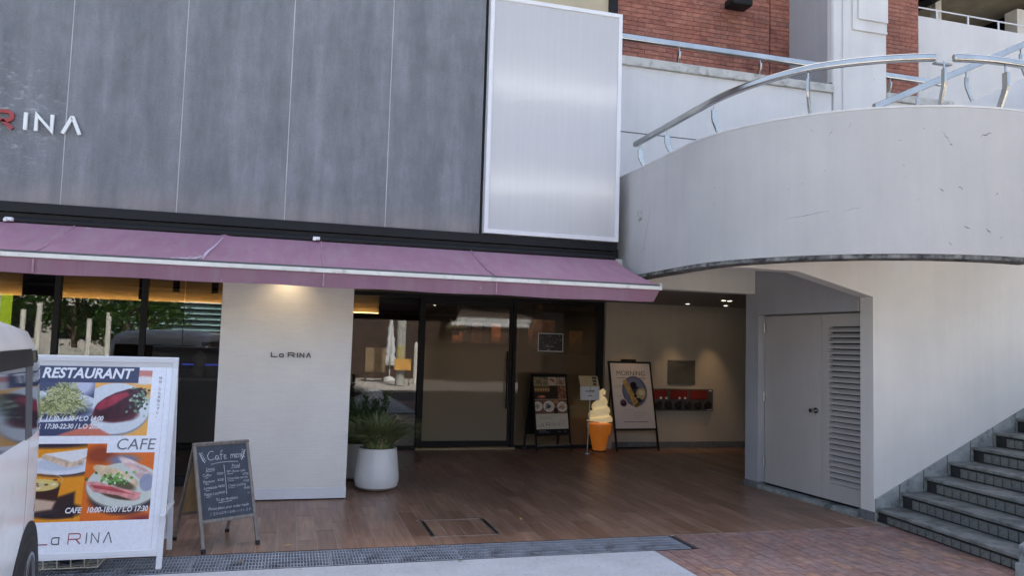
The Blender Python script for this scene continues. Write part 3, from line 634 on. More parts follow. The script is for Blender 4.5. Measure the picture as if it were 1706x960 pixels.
# entrance glazing
YE = 11.69
mb = MB()
for a, b in ((.612, .66), (1.86, 1.905), (3.33, 3.385), (4.74, 4.845)): mb.box(a, b, YE-.06, YE+.06, 0, 2.6)
for a, b in ((.66, 1.86), (3.385, 4.74)): mb.box(a, b, YE-.05, YE+.05, 0, .05)
for a, b in ((.66, 1.86), (1.905, 3.33), (3.385, 4.74)): mb.box(a, b, YE-.05, YE+.05, 2.27, 2.6)
ef = mb.build('entrance_frame', 'black_metal', rb, bevel=.003)
mb = MB(); mb.box(.66, 1.86, YE, YE+.008, .05, 2.27); mb.build('pane', 'glass', ef)
mb = MB(); mb.box(3.385, 4.74, YE, YE+.008, .05, 2.27); mb.build('pane', 'film_side', ef)
mb = MB(); mb.box(1.908, 3.327, YE-.04, YE, .035, .125); mb.box(1.908, 3.327, YE-.04, YE, 2.2, 2.268); mb.box(1.908, 1.955, YE-.04, YE, .125, 2.2); mb.box(3.275, 3.327, YE-.04, YE, .125, 2.2)
dd = mb.build('door', 'black_metal', rb, bevel=.003)
mb = MB(); mb.box(1.955, 3.275, YE-.025, YE-.015, .125, 2.2); mb.build('pane', 'film_door', dd)
mb = MB(); mb.cyl((3.235, YE-.1, .62), (3.235, YE-.1, 1.5), .013); mb.cyl((3.235, YE-.1, .75), (3.235, YE-.03, .75), .008); mb.cyl((3.235, YE-.1, 1.37), (3.235, YE-.03, 1.37), .008); mb.build('handle', 'black_metal', dd, smooth=True)
mb = MB(); mb.box(1.85, 3.39, YE-.13, YE-.062, -.01, .03); mb.build('threshold', mat('pale_threshold', (.4, .31, .17), .5, var=.15), rb, bevel=.003)
# passage: back wall, ceiling, far end
mb = MB(); mb.box(4.846, 7.39, 11.56, 11.75, 0, 2.5); pw = mb.build('passage_wall', 'passage_shade_paint', rb)
for k in range(9):
    mb = MB(); x0 = 4.99+k*.268; mb.box(x0, min(x0+.264, 7.389), 11.548, 11.561, 0, .105); mb.build('skirting_tile', 'skirt_tile', pw)
mb = MB(); mb.box(7.391, 7.6, 8.42, 11.75, 0, 2.5); ew = mb.build('passage_end_wall', mat('dark_end_tile', (.09, .075, .065), .7, var=.3), rb)
ceil_m = mat('passage_ceiling', (.27, .25, .235), .7, var=.08)
mb = MB(); mb.box(.612, 7.6, 8.32, 11.75, 2.331, 2.40); mb.build('passage_ceiling', ceil_m, rb)
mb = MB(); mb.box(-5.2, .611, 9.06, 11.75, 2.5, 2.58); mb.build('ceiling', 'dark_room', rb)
mb = MB(); mb.box(-5.2, 7.6, 8.32, 16, 2.62, 2.75); mb.build('blocker_slab', 'dark_room', rb)  # unseen slab added to block light from above
mb = MB(); mb.box(-5.2, 3.49, 8.32, 10.5, 5.25, 5.40); mb.build('blocker_roof', 'dark_room', rb)  # unseen roof, added to keep light out
mb = MB(); mb.box(3.47, 3.494, 8.11, 9.5, 2.786, 5.45); mb.build('side_wall', 'white_wall', rb)
mb = MB(); mb.box(.56, .611, 9.1, 11.63, 0, 2.5); mb.build('return_wall', 'white_wall', rb)
# interior shell
mb = MB(); mb.box(-5.2, 5, 15.5, 15.6, 0, 2.62); mb.box(-5.3, -5.2, 8.2, 15.6, 0, 2.62); mb.box(4.85, 4.95, 11.76, 15.5, 0, 2.62)
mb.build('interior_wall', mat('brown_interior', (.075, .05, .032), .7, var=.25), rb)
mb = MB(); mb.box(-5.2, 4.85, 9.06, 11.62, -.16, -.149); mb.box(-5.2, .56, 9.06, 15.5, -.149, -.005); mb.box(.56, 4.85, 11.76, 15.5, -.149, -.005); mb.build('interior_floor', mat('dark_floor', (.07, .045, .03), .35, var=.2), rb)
# wooden bulkhead washed by a warm strip from its lower ledge
mb = MB(); mb.box(-5.2, .56, 10.5, 10.56, 2.0, 2.5); mb.box(.56, 1.31, 12.3, 12.36, 2.03, 2.62); bk = mb.build('bulkhead', 'bulkhead', rb)
mb = MB(); mb.box(-5.2, .555, 10.36, 10.5, 1.955, 1.998); mb.box(-5.2, .555, 10.36, 10.375, 1.998, 2.008); mb.box(.56, 1.31, 12.16, 12.3, 1.985, 2.028); mb.build('ledge', 'dark_room', bk)
mb = MB(); mb.box(-5.2, .55, 10.44, 10.465, 1.999, 2.007); mb.box(.57, 1.3, 12.24, 12.265, 2.029, 2.037); mb.build('light_strip', 'led', bk)
for k in range(2):
    mb = MB(); x = (-2.93, -1.8)[k]; mb.box(x, x+.1, 10.3, 10.4, 1.9 if k == 0 else 2.02, 2.5); mb.build('hanging_post', 'black_metal', rb)

# wall letters, pillar letters
t = thing('wall_sign', 'red and white raised metal letters reading RINA high on the grey panels', 'sign', (-2.5, 8.1, 3.46))
fr = BM_((-2.795, 8.098, 3.462), (1, 0, 0), (0, 0, 1))
logo(fr, 0, 0, .166, t, {'R': 'letter_red', 'L': 'letter_red', '*': 'letter_white'}, w=.19, d0=.012, d1=.038, world=True)
t = thing('pillar_sign', 'small black raised letters reading La RINA on the cream pillar', 'sign', (-.03, 8.1, 1.41))
fr = BM_((-.017, 8.099, 1.412), (1, 0, 0), (0, 0, 1))
logo(fr, 0, 0, .0465, t, {'*': 'letter_black'}, w=.2, d0=.002, d1=.014, world=True)

# back-lit panel beside the grey cladding
lb = thing('lightbox', 'tall white framed translucent light panel beside the grey cladding', 'light panel', (2.7, 8.05, 2.786))
x0, x1, z0, z1 = 1.934, 3.494, 2.79, 5.43
mb = MB(); mb.box(x0, x1, 8.015, 8.1, z0, z0+.045); mb.box(x0, x1, 8.015, 8.1, z1-.045, z1); mb.box(x0, x0+.045, 8.015, 8.1, z0+.045, z1-.045); mb.box(x1-.045, x1, 8.015, 8.1, z0+.045, z1-.045)
mb.build('frame', 'white_metal', lb, bevel=.004)
def translucent():
    m, t, b = nt('opal_sheet'); t.nodes.remove(b); out = t.nodes['Material Output']
    g = t.nodes.new('ShaderNodeNewGeometry'); mp = t.nodes.new('ShaderNodeMapping'); mp.inputs['Scale'].default_value = (14, 1, .5); t.links.new(g.outputs['Position'], mp.inputs[0])
    c = ramp(t, noise(t, mp.outputs[0], 2.2, 6, .65), [(.3, (.655, .665, .685)), (.7, (.69, .70, .715))])
    d = node(t, 'ShaderNodeBsdfDiffuse'); t.links.new(c, d.inputs[0]); tl = node(t, 'ShaderNodeBsdfTranslucent'); t.links.new(c, tl.inputs[0])
    a = node(t, 'ShaderNodeMixShader'); a.inputs[0].default_value = .3; t.links.new(d.outputs[0], a.inputs[1]); t.links.new(tl.outputs[0], a.inputs[2])
    gl = node(t, 'ShaderNodeBsdfGlossy', i_Roughness=.22); fr = node(t, 'ShaderNodeFresnel', i_IOR=1.45); x = node(t, 'ShaderNodeMixShader')
    t.links.new(fr.outputs[0], x.inputs[0]); t.links.new(a.outputs[0], x.inputs[1]); t.links.new(gl.outputs[0], x.inputs[2]); t.links.new(x.outputs[0], out.inputs[0]); return m
mb = MB(); mb.box(x0+.045, x1-.045, 8.03, 8.034, z0+.045, z1-.045); mb.build('opal_sheet', translucent(), lb)
mb = MB(); mb.box(x0, x1, 8.32, 8.34, z0, z1); mb.box(x0, x0+.01, 8.1, 8.32, z0, z1); mb.box(x1-.022, x1-.012, 8.1, 8.32, z0, z1); mb.box(x0, x1, 8.1, 8.32, z1-.02, z1); mb.build('back_box', 'plastic_white', lb)
for z in (4.47, 3.36):
    mb = MB(); mb.cyl((x0+.03, 8.135, z), (x1-.03, 8.135, z), .013, 8); mb.build('tube', 'tube', lb)

# ------------------------------------------------------------------ awning
aw = thing('awning', 'wide faded purple fabric awning with white front rail over the shop front', 'awning', (0, 7.5, 2.05))
seam_m = mat('rusty_seam', (.37, .22, .265), .8, var=.3, vscale=9)
XA0, XA1 = -5.2, 3.455; nX, nY = 420, 10
vs, fs = [], []
for i in range(nX+1):
    x = XA0+(XA1-XA0)*i/nX
    for j in range(nY+1):
        q = j/nY; sag = -.022*math.sin(math.pi*q)-.004*math.sin(i*.9+j*.5)*math.sin(math.pi*q)-.007*math.sin(i*.23)*math.sin(math.pi*q)
        cr = .05*math.exp(-((x+.71+.09*(q-.5))/.026)**2)*(.3+.7*q)*(1-q**10)
        vs.append((x, 8.02-q*1.1, 2.588-q*.362+sag+cr))
for i in range(nX):
    for j in range(nY): a = i*(nY+1)+j; fs.append((a, a+1, a+nY+2, a+nY+1))
n = len(vs); vs += [(x, y, z-.004) for x, y, z in vs]; fs += [tuple(k+n for k in f[::-1]) for f in fs]
mb = MB(); mb.add(vs, fs); mb.build('fabric', 'fabric', aw, smooth=True)
mb = MB(); mb.box(XA0, XA1+.012, 6.885, 6.925, 2.178, 2.214); mb.box(XA1+.001, XA1+.014, 6.88, 6.94, 2.176, 2.244); mb.build('front_rail', 'lip_white', aw, bevel=.004)
mb = MB(); mb.box(XA0, XA1, 6.9, 6.97, 2.2145, 2.232); mb.build('rail_seal', 'grey_trim', aw)
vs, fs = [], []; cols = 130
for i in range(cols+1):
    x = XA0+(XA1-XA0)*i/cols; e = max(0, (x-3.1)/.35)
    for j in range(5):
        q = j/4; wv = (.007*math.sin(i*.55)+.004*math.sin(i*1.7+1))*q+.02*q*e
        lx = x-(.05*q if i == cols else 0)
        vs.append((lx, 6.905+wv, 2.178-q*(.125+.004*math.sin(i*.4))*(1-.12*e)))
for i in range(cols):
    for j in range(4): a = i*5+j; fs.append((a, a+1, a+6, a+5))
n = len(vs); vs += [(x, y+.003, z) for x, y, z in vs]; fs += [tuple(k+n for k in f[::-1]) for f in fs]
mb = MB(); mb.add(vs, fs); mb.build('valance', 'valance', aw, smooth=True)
for xs_ in (-3.3, -1.98, .25, 1.8):
    mb = MB(); pr = [(xs_, 8.0-q*1.06, 2.5835-q*.349-.022*math.sin(math.pi*q)+.006) for q in np.linspace(0, 1, 9)]
    mb.loft([[(x-.006, y, z-.003), (x+.006, y, z-.003), (x+.006, y, z), (x-.006, y, z)] for x, y, z in pr]); mb.box(xs_-.007, xs_+.007, 6.892, 6.9, 2.062, 2.17); mb.build('seam', seam_m, aw)
mb = MB(); mb.cyl((XA0, 8.03, 2.605), (XA1, 8.03, 2.605), .035, 12); mb.build('roller', 'black_metal', aw)
for x in (-2.51, .202):
    mb = MB(); mb.box(x-.035, x+.035, 7.955, 8.03, 2.59, 2.625); mb.box(x-.035, x-.005, 7.93, 7.956, 2.58, 2.612); mb.build('bracket', 'white_metal', aw, bevel=.008)
for x in (-3.4, -.6, 2.6):
    mb = MB(); mb.tube([(x, 8.0, 2.47), (x+.55, 7.45, 2.3), (x+.1, 6.98, 2.17)], .02, 8); mb.build('folding_arm', 'grey_trim', aw, smooth=True)
mb = MB()   # bird droppings on the crease
for k in range(26):
    q = 1-abs(random.gauss(0, .12)); x = -.75+random.gauss(0, .05)-(.12*random.random() if k % 3 == 0 else 0); r_ = random.uniform(.004, .014)
    mb.lathe([(r_, 0), (r_*.7, .0012), (.0005, .0016)], 7, (x, 8.02-q*1.1, 2.592-q*.362-.022*math.sin(math.pi*q)+.008+.05*math.exp(-((x+.71+.09*(q-.5))/.026)**2)*(.3+.7*q)*(1-min(q, 1)**10)), cap=False)
mb.build('droppings', 'chalk', aw)
def fz(x, q): return 2.588-q*.362-.022*math.sin(math.pi*q)+.05*math.exp(-((x+.71+.09*(q-.5))/.026)**2)*(.3+.7*q)*(1-q**10)
mb = MB(); pr = [(-.71-.09*(q-.5), q) for q in np.linspace(.15, .97, 10)]; mb.tube([(x+.012, 8.02-q*1.1, fz(x, q)+.002) for x, q in pr], [.004, .006, .007, .008, .009, .010, .011, .012, .012, .006], 6)
mb.tube([(-1.0, 6.965, fz(-1.0, .96)+.004), (-.9, 6.96, fz(-.9, .963)+.006), (-.8, 6.965, fz(-.8, .96)+.008), (-.72, 7.0, fz(-.75, .93)+.014)], [.002, .006, .01, .006], 6)
mb.build('fold_highlight_droppings', mat('pale_fold_highlight', (.55, .46, .56), .8, var=.25, vscale=30), aw, smooth=True)  # painted highlight along the crease, plus a streak of droppings at the front

# ================================================================== CURVED STAIRCASE
st = thing('exterior_staircase', 'white curved outdoor staircase and landing with dark stone steps, right of the shop', 'staircase', (5.6, 6.4, 0))
CX, CY, RR = 5.57, 6.72, 1.945
XS = CX-RR
def curve(off, n=44, ext=5.72, y0=8.5):
    pts = [(XS+off, y0, (-1, 0))]
    pts += [(XS+off, y, (-1, 0)) for y in (7.8, 7.2)]
    for k in range(n+1):
        a = math.pi/2*k/n; pts.append((CX-(RR-off)*math.cos(a), CY-(RR-off)*math.sin(a), (-math.cos(a), -math.sin(a))))
    if ext > CX: pts.append((ext, CY-(RR-off), (0, -1)))
    return pts
def band(mb, o0, o1, z0, z1, **k):
    A, B = curve(o0, **k), curve(o1, **k)
    mb.loft([[(a[0], a[1], z0), (b[0], b[1], z0), (b[0], b[1], z1), (a[0], a[1], z1)] for a, b in zip(A, B)])
mb = MB(); band(mb, 0, .2, 2.41, 3.59); pw_ = mb.build('parapet_wall', 'parapet', st, smooth=True)
mb = MB(); band(mb, .006, .196, 2.376, 2.409); mb.build('drip_edge', 'mould', st, smooth=True)
mb = MB(); band(mb, -.004, .205, 3.591, 3.606); mb.build('parapet_cap', 'white_paint', st, smooth=True)
# expansion joint and the next, rising length of parapet beyond it
def slope_box(mb, x0, x1, y0, y1, za, zb, sl, mi=0):
    mb.hexa([(x0, y0, za), (x1, y0, za+sl*(x1-x0)), (x1, y1, za+sl*(x1-x0)), (x0, y1, za)], [(x0, y0, zb), (x1, y0, zb+sl*(x1-x0)), (x1, y1, zb+sl*(x1-x0)), (x0, y1, zb)], mi)
mb = MB(); slope_box(mb, 5.735, 9, CY-RR+.002, CY-RR+.2, 2.40, 3.56, .47); mb.build('parapet_wall', 'parapet', st)
mb = MB(); mb.box(5.721, 5.734, CY-RR+.015, CY-RR+.19, 2.45, 3.59); mb.build('joint', 'mould', st)
mb = MB(); slope_box(mb, 5.56, 9, 6.28, 6.4, 3.0, 3.745, .465); mb.build('inner_parapet', 'white_wall', st)
# landing slab and beams
A = curve(.2); poly = [(a[0], a[1]) for a in A]+[(5.72, 8.6), (3.9, 8.6)]
mb = MB(); mb.prism(poly, 2.62, 2.8, lambda a, b, d: (a, b, d)); mb.build('landing_slab', 'cream_wall', st)
mb = MB(); mb.box(3.5, 5.43, 8.2, 8.4, 2.3, 2.62); mb.build('passage_beam', 'cream_wall', st, bevel=.004)
mb = MB(); mb.prism([(5.515, 0), (9, 0), (9, 2.62), (3.9, 2.62), (3.9, 2.388), (4.644, 2.388), (5.515, 2.178)], 6.39, 6.575, lambda a, b, d: (a, d, b)); mb.build('side_wall', 'cream_wall', st, bevel=.004)
mb = MB(); slope_box(mb, 5.9, 9, 5.08, 6.385, 2.66, 2.84, .47); mb.build('upper_flight', 'cream_wall', st)
# steps: nosings run towards the viewer, each riser faced with single tiles
YS0, YS1, SH = 4.66, 6.386, .1
def sx_(x, y): return x-SH*(6.38-y)
for k in range(10):
    xk = 5.535+k*.2905; zt = .125+k*.145; zb = zt-.145 if k else -.05
    mb = MB(); xe = xk+.36
    mb.hexa([(sx_(xk+.014, YS0), YS0, zb), (sx_(xe, YS0), YS0, zb), (sx_(xe, YS1), YS1, zb), (sx_(xk+.014, YS1), YS1, zb)], [(sx_(xk+.014, YS0), YS0, zt-.03), (sx_(xe, YS0), YS0, zt-.03), (sx_(xe, YS1), YS1, zt-.03), (sx_(xk+.014, YS1), YS1, zt-.03)])
    s_ = mb.build('step', 'stone_dark', st)
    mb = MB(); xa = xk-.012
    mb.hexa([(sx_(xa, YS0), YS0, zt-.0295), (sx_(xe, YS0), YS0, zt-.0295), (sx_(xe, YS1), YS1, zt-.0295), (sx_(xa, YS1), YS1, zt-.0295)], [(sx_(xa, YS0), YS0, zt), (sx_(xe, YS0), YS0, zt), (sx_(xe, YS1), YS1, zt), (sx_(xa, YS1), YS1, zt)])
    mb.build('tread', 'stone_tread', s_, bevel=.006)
    tm = MB().box(-.012, .002, -.0455, .0455, max(zb, 0)+.014-zt, -.05).mesh('riser_tile', 'stone_riser')  # black strip left bare below the nosing stands in for its shadow
    for j in range(15):
        y = YS1-.21-j*.104
        if y-.05 < YS0: break
        o = inst('riser_tile', tm, None, (0, 0, 0)); o.parent = s_; o.matrix_parent_inverse = MW[s_.name].inverted()
        o.location = (sx_(xk, y)+.012+random.uniform(-.0015, .0015), y, zt); o.rotation_euler = (0, 0, -SH); 
mb = MB(); mb.prism([(5.53, .03), (8.1, 1.25), (8.1, 1.435), (5.53, .21)], 6.3815, 6.3895, lambda a, b, d: (a, d, b)); mb.build('skirting_joint', 'stone_dark', st)
for k in range(9):     # skirting stones climbing the wall
    xa = 5.52+k*.2905-(.0 if k else -.0); xb = 5.52+(k+1)*.2905-.013; za, zb_ = .215+.478*(xa-5.535), .215+.478*(xb-5.535); lo = .125+(k-1)*.145 if k else .02
    mb = MB(); mb.prism([(xa, lo), (xb, lo), (xb, zb_), (xa, za)], 6.372, 6.389, lambda a, b, d: (a, d, b)); mb.build('skirting_stone', 'skirt_stone', st, bevel=.004)
mb = MB(); mb.box(5.24, 5.55, 4.33, 4.63, -.1, .1); mb.prism([(5.3, 0), (8.5, 0), (8.5, 1.75), (5.3, .22)], 4.46, 4.65, lambda a, b, d: (a, d, b)); mb.build('end_curb', 'skirt_stone', st, bevel=.008)
# scuffs, cracks and a round vent on the parapet
scm = mat('scuff', (.2, .2, .21), .9, var=.3)
def on_curve(s):       # s: 0 at the facade, along the outer face
    if s < 1.38: return (XS, 8.1-s, (-1, 0), (0, -1))
    a = (s-1.38)/RR; return (CX-RR*math.cos(a), CY-RR*math.sin(a), (-math.cos(a), -math.sin(a)), (math.sin(a), -math.cos(a)))
def scuff(s, z, ds, dz, w):
    prev = None; vs = []; n = 6
    for i in range(n+1):
        q = i/n; x, y, nn, tt = on_curve(s+ds*q); zz = z+dz*q+random.gauss(0, .004); ww = w*math.sin(math.pi*min(max(q, .08), .92))
        vs += [(x+nn[0]*.0012, y+nn[1]*.0012, zz-ww), (x+nn[0]*.0012, y+nn[1]*.0012, zz+ww), (x-nn[0]*.003, y-nn[1]*.003, zz+ww), (x-nn[0]*.003, y-nn[1]*.003, zz-ww)]
    fs = []
    for i in range(n):
        a, b = i*4, i*4+4; fs += [(a, b, b+1, a+1), (a+1, b+1, b+2, a+2), (a+2, b+2, b+3, a+3), (a+3, b+3, b, a)]
    mb.add(vs, fs+[(0, 1, 2, 3), (4*n, 4*n+3, 4*n+2, 4*n+1)])
for s, z, ds, dz, w in ((2.9, 3.4, .03, .05, .004), (3.05, 3.45, .02, .04, .003), (3.75, 3.38, .05, -.07, .004), (3.8, 3.3, .02, -.02, .006), (4.05, 3.36, .09, .03, .005), (3.72, 2.93, .03, -.02, .005), (3.86, 2.95, .04, -.02, .004), (3.9, 2.63, .05, -.01, .005), (4.08, 2.62, .04, -.03, .006), (4.17, 2.9, .02, .01, .004), (2.55, 2.72, .35, .05, .0018), (3.0, 2.76, .15, .03, .0015), (.62, 3.1, -.2, -.5, .0018), (.4, 2.66, .12, .03, .0025), (3.78, 2.5, .03, -.02, .003), (4.2, 2.55, .02, .01, .003)):
    mb = MB(); scuff(s, z, ds, dz, w); mb.build('scuff_mark', scm, pw_)
mb = MB()
for k in range(9): 
    x = 5.705-random.random()*.05; mb.box(x, x+.006+.012*random.random(), CY-RR-.0015, CY-RR+.006, 3.57-random.uniform(.1, .75), 3.6)
mb.build('water_stain', mat('algae_stain', (.25, .25, .22), .9, var=.4, vscale=12), pw_)
v = thing('vent_cap', 'small round vent cap on the curved white parapet near the light panel', 'vent cap', (XS, 7.74, 3.06))
mb = MB(); mb.cyl((XS+.003, 7.74, 3.06), (XS-.018, 7.74, 3.06), .058, 24); mb.cyl((XS-.0175, 7.74, 3.06), (XS-.024, 7.74, 3.06), .046, 24, r2=.04); mb.build('cap', 'coping', v, smooth=True)

# handrails
def flat_rail(mb, pts, w, h):   # rectangular bar through points, top at z
    rings = []
    for i, p in enumerate(pts):
        a, b = Vector(pts[max(i-1, 0)]), Vector(pts[min(i+1, len(pts)-1)]); d = (b-a); d.z = 0; d.normalize(); s_ = Vector((-d.y, d.x, 0))*w/2; p = Vector(p)
        rings.append([p+s_-Vector((0, 0, h)), p-s_-Vector((0, 0, h)), p-s_, p+s_])
    mb.loft(rings)
def bent_post(mb, x, y, zb, zt, nn, lean=.1, w=.045, t=.016):
    """flat post: upright above, kinked inwards below"""
    tx, ty = -nn[1], nn[0]; rings = []
    for z, o in ((zb, -lean), (zb+.5*(zt-zb)-.02, -.012), (zb+.5*(zt-zb)+.02, 0), (zt-.06, 0)):
        rings.append([(x+nn[0]*(o+a)+tx*b, y+nn[1]*(o+a)+ty*b, z) for a, b in ((-w/2, -t/2), (w/2, -t/2), (w/2, t/2), (-w/2, t/2))])
    mb.loft(rings); mb.cyl((x, y, zt-.061), (x, y, zt), .009, 8)
hr = thing('curved_handrail', 'polished steel handrail curving along the top of the white landing parapet', 'handrail', (4.3, 5.6, 3.6))
A = curve(.085, 44, 5.72, 8.1); pts = [(a[0], a[1], 3.978+.08*min(1, max(0, (6.6-a[1])/1.1))) for a in A]
p1 = [p for p in pts if p[0] <= 4.93]; p2 = [p for p in pts if p[0] >= 5.035]+[(6.05, CY-RR+.085, 4.22), (9.0, CY-RR+.085, 5.6)]
mb = MB(); flat_rail(mb, p1, .055, .064); mb.build('rail', 'steel', hr, smooth=True, bevel=.018, seg=4)
mb = MB(); flat_rail(mb, p2, .055, .064); mb.build('rail', 'steel', hr, smooth=True, bevel=.018, seg=4)
mb = MB(); mb.box(4.90, 5.06, CY-RR+.18, CY-RR+.225, 3.972, 3.985); mb.build('joining_plate', 'brushed', hr)
def at_off(off, px=None, py=None):
    best = min(curve(off, 300, 5.72), key=lambda p: (p[0]-px)**2+(p[1]-py)**2); return best
for x, y in ((XS+.085, 7.95), (XS+.085, 7.3), (3.76, 6.4), (4.14, 5.55), (4.98, 4.98), (5.5, 4.86)):
    q = min(curve(.085, 300), key=lambda p: (p[0]-x)**2+(p[1]-y)**2); mb = MB(); 
    if y > 7.2: q = (XS+.085, y, (-1, 0))
    bent_post(mb, q[0], q[1], 3.604, 3.915+.08*min(1, max(0, (6.6-q[1])/1.1)), q[2], .09, .055, .022); mb.build('post', 'steel', hr, bevel=.003)
mb = MB(); bent_post(mb, 6.15, CY-RR+.085, 3.75, 4.24, (0, -1)); mb.build('post', 'steel', hr)
ir = thing('inner_handrail', 'straight steel handrail climbing to the right behind the curved rail', 'handrail', (7.2, 6.34, 4.2))
mb = MB(); flat_rail(mb, [(5.46, 6.30, 4.10), (9, 6.30, 4.10+.47*3.54)], .055, .075); mb.build('rail', 'steel', ir, bevel=.006)
for x in (6.0, 6.62, 7.35, 8.1):
    mb = MB(); z = 3.745+.465*(x-5.56); bent_post(mb, x, 6.31, z, 4.03+.47*(x-5.46), (1, 0) if x < 6.2 else (-1, 0), .09); mb.build('post', 'steel', ir, bevel=.003)

# ------------------------------------------------------------------ utility room with two white doors under the landing
ur = thing('utility_room', 'white utility room under the landing with a plain door and a louvred door', 'utility room', (5.4, 7.4, 0))
A0 = Vector((5.355, 8.37)); dS = Vector((.0805, -.9968)); dN = Vector((.9968, .0805))
def W(s, n, z): p = A0+dS*s+dN*n; return (p.x, p.y, z)
def wbox(mb, s0, s1, n0, n1, z0, z1, mi=0): mb.hexa([W(s0, n0, z0), W(s0, n1, z0), W(s1, n1, z0), W(s1, n0, z0)], [W(s0, n0, z1), W(s0, n1, z1), W(s1, n1, z1), W(s1, n0, z1)], mi); return mb
mb = MB(); wbox(mb, 0, .238, 0, 3.0, .07, 2.62); wbox(mb, .238, 1.79, 0, .09, 2.045, 2.62); wbox(mb, .238, 1.79, .2, .4, 0, 2.62); mb.build('wall', 'grey_blue', ur, bevel=.003)
mb = MB(); wbox(mb, .25, 1.184, .09, .13, .068, 2.03); d1 = mb.build('door', 'door_paint', ur, bevel=.003)
for z in (1.89, 1.08, .31):
    mb = MB(); p = W(.245, .078, z); mb.cyl((p[0], p[1], z-.06), (p[0], p[1], z+.06), .011, 10); wbox(mb, .25, .275, .084, .0895, z-.05, z+.05); mb.build('hinge', 'brushed', d1, smooth=True)
mb = MB(); a, b, c = W(1.11, .09, .985), W(1.11, .075, .985), W(1.11, .03, .985); mb.cyl(a, b, .032, 18); mb.cyl(b, c, .012, 12); c2 = W(1.11, .0, .985); mb.cyl(c, c2, .026, 16, r2=.022); mb.build('knob', 'steel', d1, smooth=True)
mb = MB(); wbox(mb, 1.19, 1.29, .09, .13, .068, 2.03); wbox(mb, 1.765, 1.79, .09, .13, .068, 2.03); wbox(mb, 1.29, 1.765, .09, .13, 1.895, 2.03); wbox(mb, 1.29, 1.765, .09, .13, .068, .24); d2 = mb.build('louvred_door', 'door_paint', ur, bevel=.002)
for k in range(28):
    z = .245+k*.059; mb = MB()
    mb.hexa([W(1.291, .092, z), W(1.291, .128, z+.034), W(1.764, .128, z+.034), W(1.764, .092, z)], [W(1.291, .092, z+.018), W(1.291, .128, z+.046), W(1.764, .128, z+.046), W(1.764, .092, z+.018)])
    mb.build('slat', 'door_paint', d2)
mb = MB(); wbox(mb, 1.289, 1.766, .145, .16, .2, 1.95); mb.build('backing', 'black_metal', d2)
mb = MB(); wbox(mb, .24, 1.79, .105, .2, .02, .0675); mb.build('door_gap', 'black_metal', ur)
x = .245
while x < 1.75:
    mb = MB(); wbox(mb, x, min(x+.295, 1.79), -.012, .105, -.02, .045); mb.build('threshold_stone', 'skirt_stone', ur, bevel=.005); x += .3
for s0, s1, n0, n1 in ((-.01, .118, -.012, .02), (.122, .244, -.012, .02), (.2365, .2455, .021, .12)):
    mb = MB(); wbox(mb, s0, s1, n0, n1, -.01, .075); mb.build('skirting_tile', 'skirt_tile', ur, bevel=.003)
for s0, s1 in ((1.80, 1.895), (1.899, 1.99)):
    mb = MB(); wbox(mb, s0, s1, -.012, .01, -.01, .085); mb.build('skirting_tile', 'skirt_tile', ur, bevel=.003)
mb = MB()
for k in range(60):
    s = random.uniform(1.3, 2.05); p = W(s, -random.random()*.16, 0); a = random.random()*6.28; l = random.uniform(.012, .03)
    mb.add([(p[0], p[1], .002), (p[0]+l*math.cos(a), p[1]+l*math.sin(a), .004+random.random()*.008), (p[0]+l*.6*math.cos(a+.9), p[1]+l*.6*math.sin(a+.9), .003)], [(0, 1, 2)])
tag(mb.build('leaf_litter', mat('leaf_litter', (.12, .11, .08), .9, var=.5), None), 'small dry debris gathered at the foot of the louvred door', 'debris', kind='stuff')

# ================================================================== BRICK BUILDING BEHIND
bb = thing('brick_building', 'red brick building with a pale column rising behind the landing', 'building', (7, 11, 0))
YB = 10.55
mb = MB(); mb.box(-14, 10.06, YB+.03, 10.9, 5.4, 15); mb.build('wall', 'mortar', bb)
mb = MB(); mb.box(-14, 10.05, 10.9, 22, 5.2, 15); mb.box(10.06, 22, 18.3, 22, 3, 15); mb.box(10.06, 22, 11.45, 18.2, 9.8, 15); mb.build('shading_core', 'dark_room', bb)  # unseen upper mass, added so the building shades the forecourt
mb = MB(); mb.box(-5.2, 4.36, YB, YB+.04, 5.3, 9); mb.build('plaster_wall', mat('beige_render', (.5, .43, .3), .7, var=.1), bb)
mb = MB(); mb.box(4.36, 4.49, YB-.06, YB+.03, 5.3, 9); mb.build('downpipe', 'black_metal', bb)
def brick_field(x0, x1, z0, z1, joints=()):
    out = []; r = 0; z = z0
    while z < z1:
        x = x0-(.1175 if r % 2 else 0)
        while x < x1:
            a, b = max(x, x0), min(x+.23, x1)
            if b-a > .03: out.append((a, b, z))
            x += .235
        z += .07; r += 1
    return out
fld = brick_field(4.5, 7.14, 5.8, 8.6)+brick_field(7.16, 7.52, 5.8, 8.6)+brick_field(8.5, 10.06, 5.6, 9.2)
def vis_b(b):
    a, c, z = b; lim = 7.02 if a < 8 else 7.95
    return (0 if z < lim else 1, (a-5.5)**2*.3+(z-6)**2)
fld.sort(key=vis_b); cache = {}; rest = MB()
for k, (a, b, z) in enumerate(fld):
    y = YB+random.uniform(-.002, .002)
    if k < 299:
        key = round(b-a, 3)
        if key not in cache: cache[key] = MB().box(0, b-a, 0, .04, 0, .063).mesh('brick', 'brick')
        inst('brick', cache[key], bb, (a, y, z))
    else: rest.box(a, b, y, y+.04, z, z+.063)
for a, b, z in brick_field(4.5, 7.52, 8.6, 10): rest.box(a, b, YB, YB+.04, z, z+.063)
tag(rest.build('brick', 'brick_far', bb), kind='stuff')
mb = MB(); mb.box(7.52, 8.46, 9.5, YB+.06, 4.0, 15); cp = mb.build('column', 'white_wall', bb, bevel=.006)
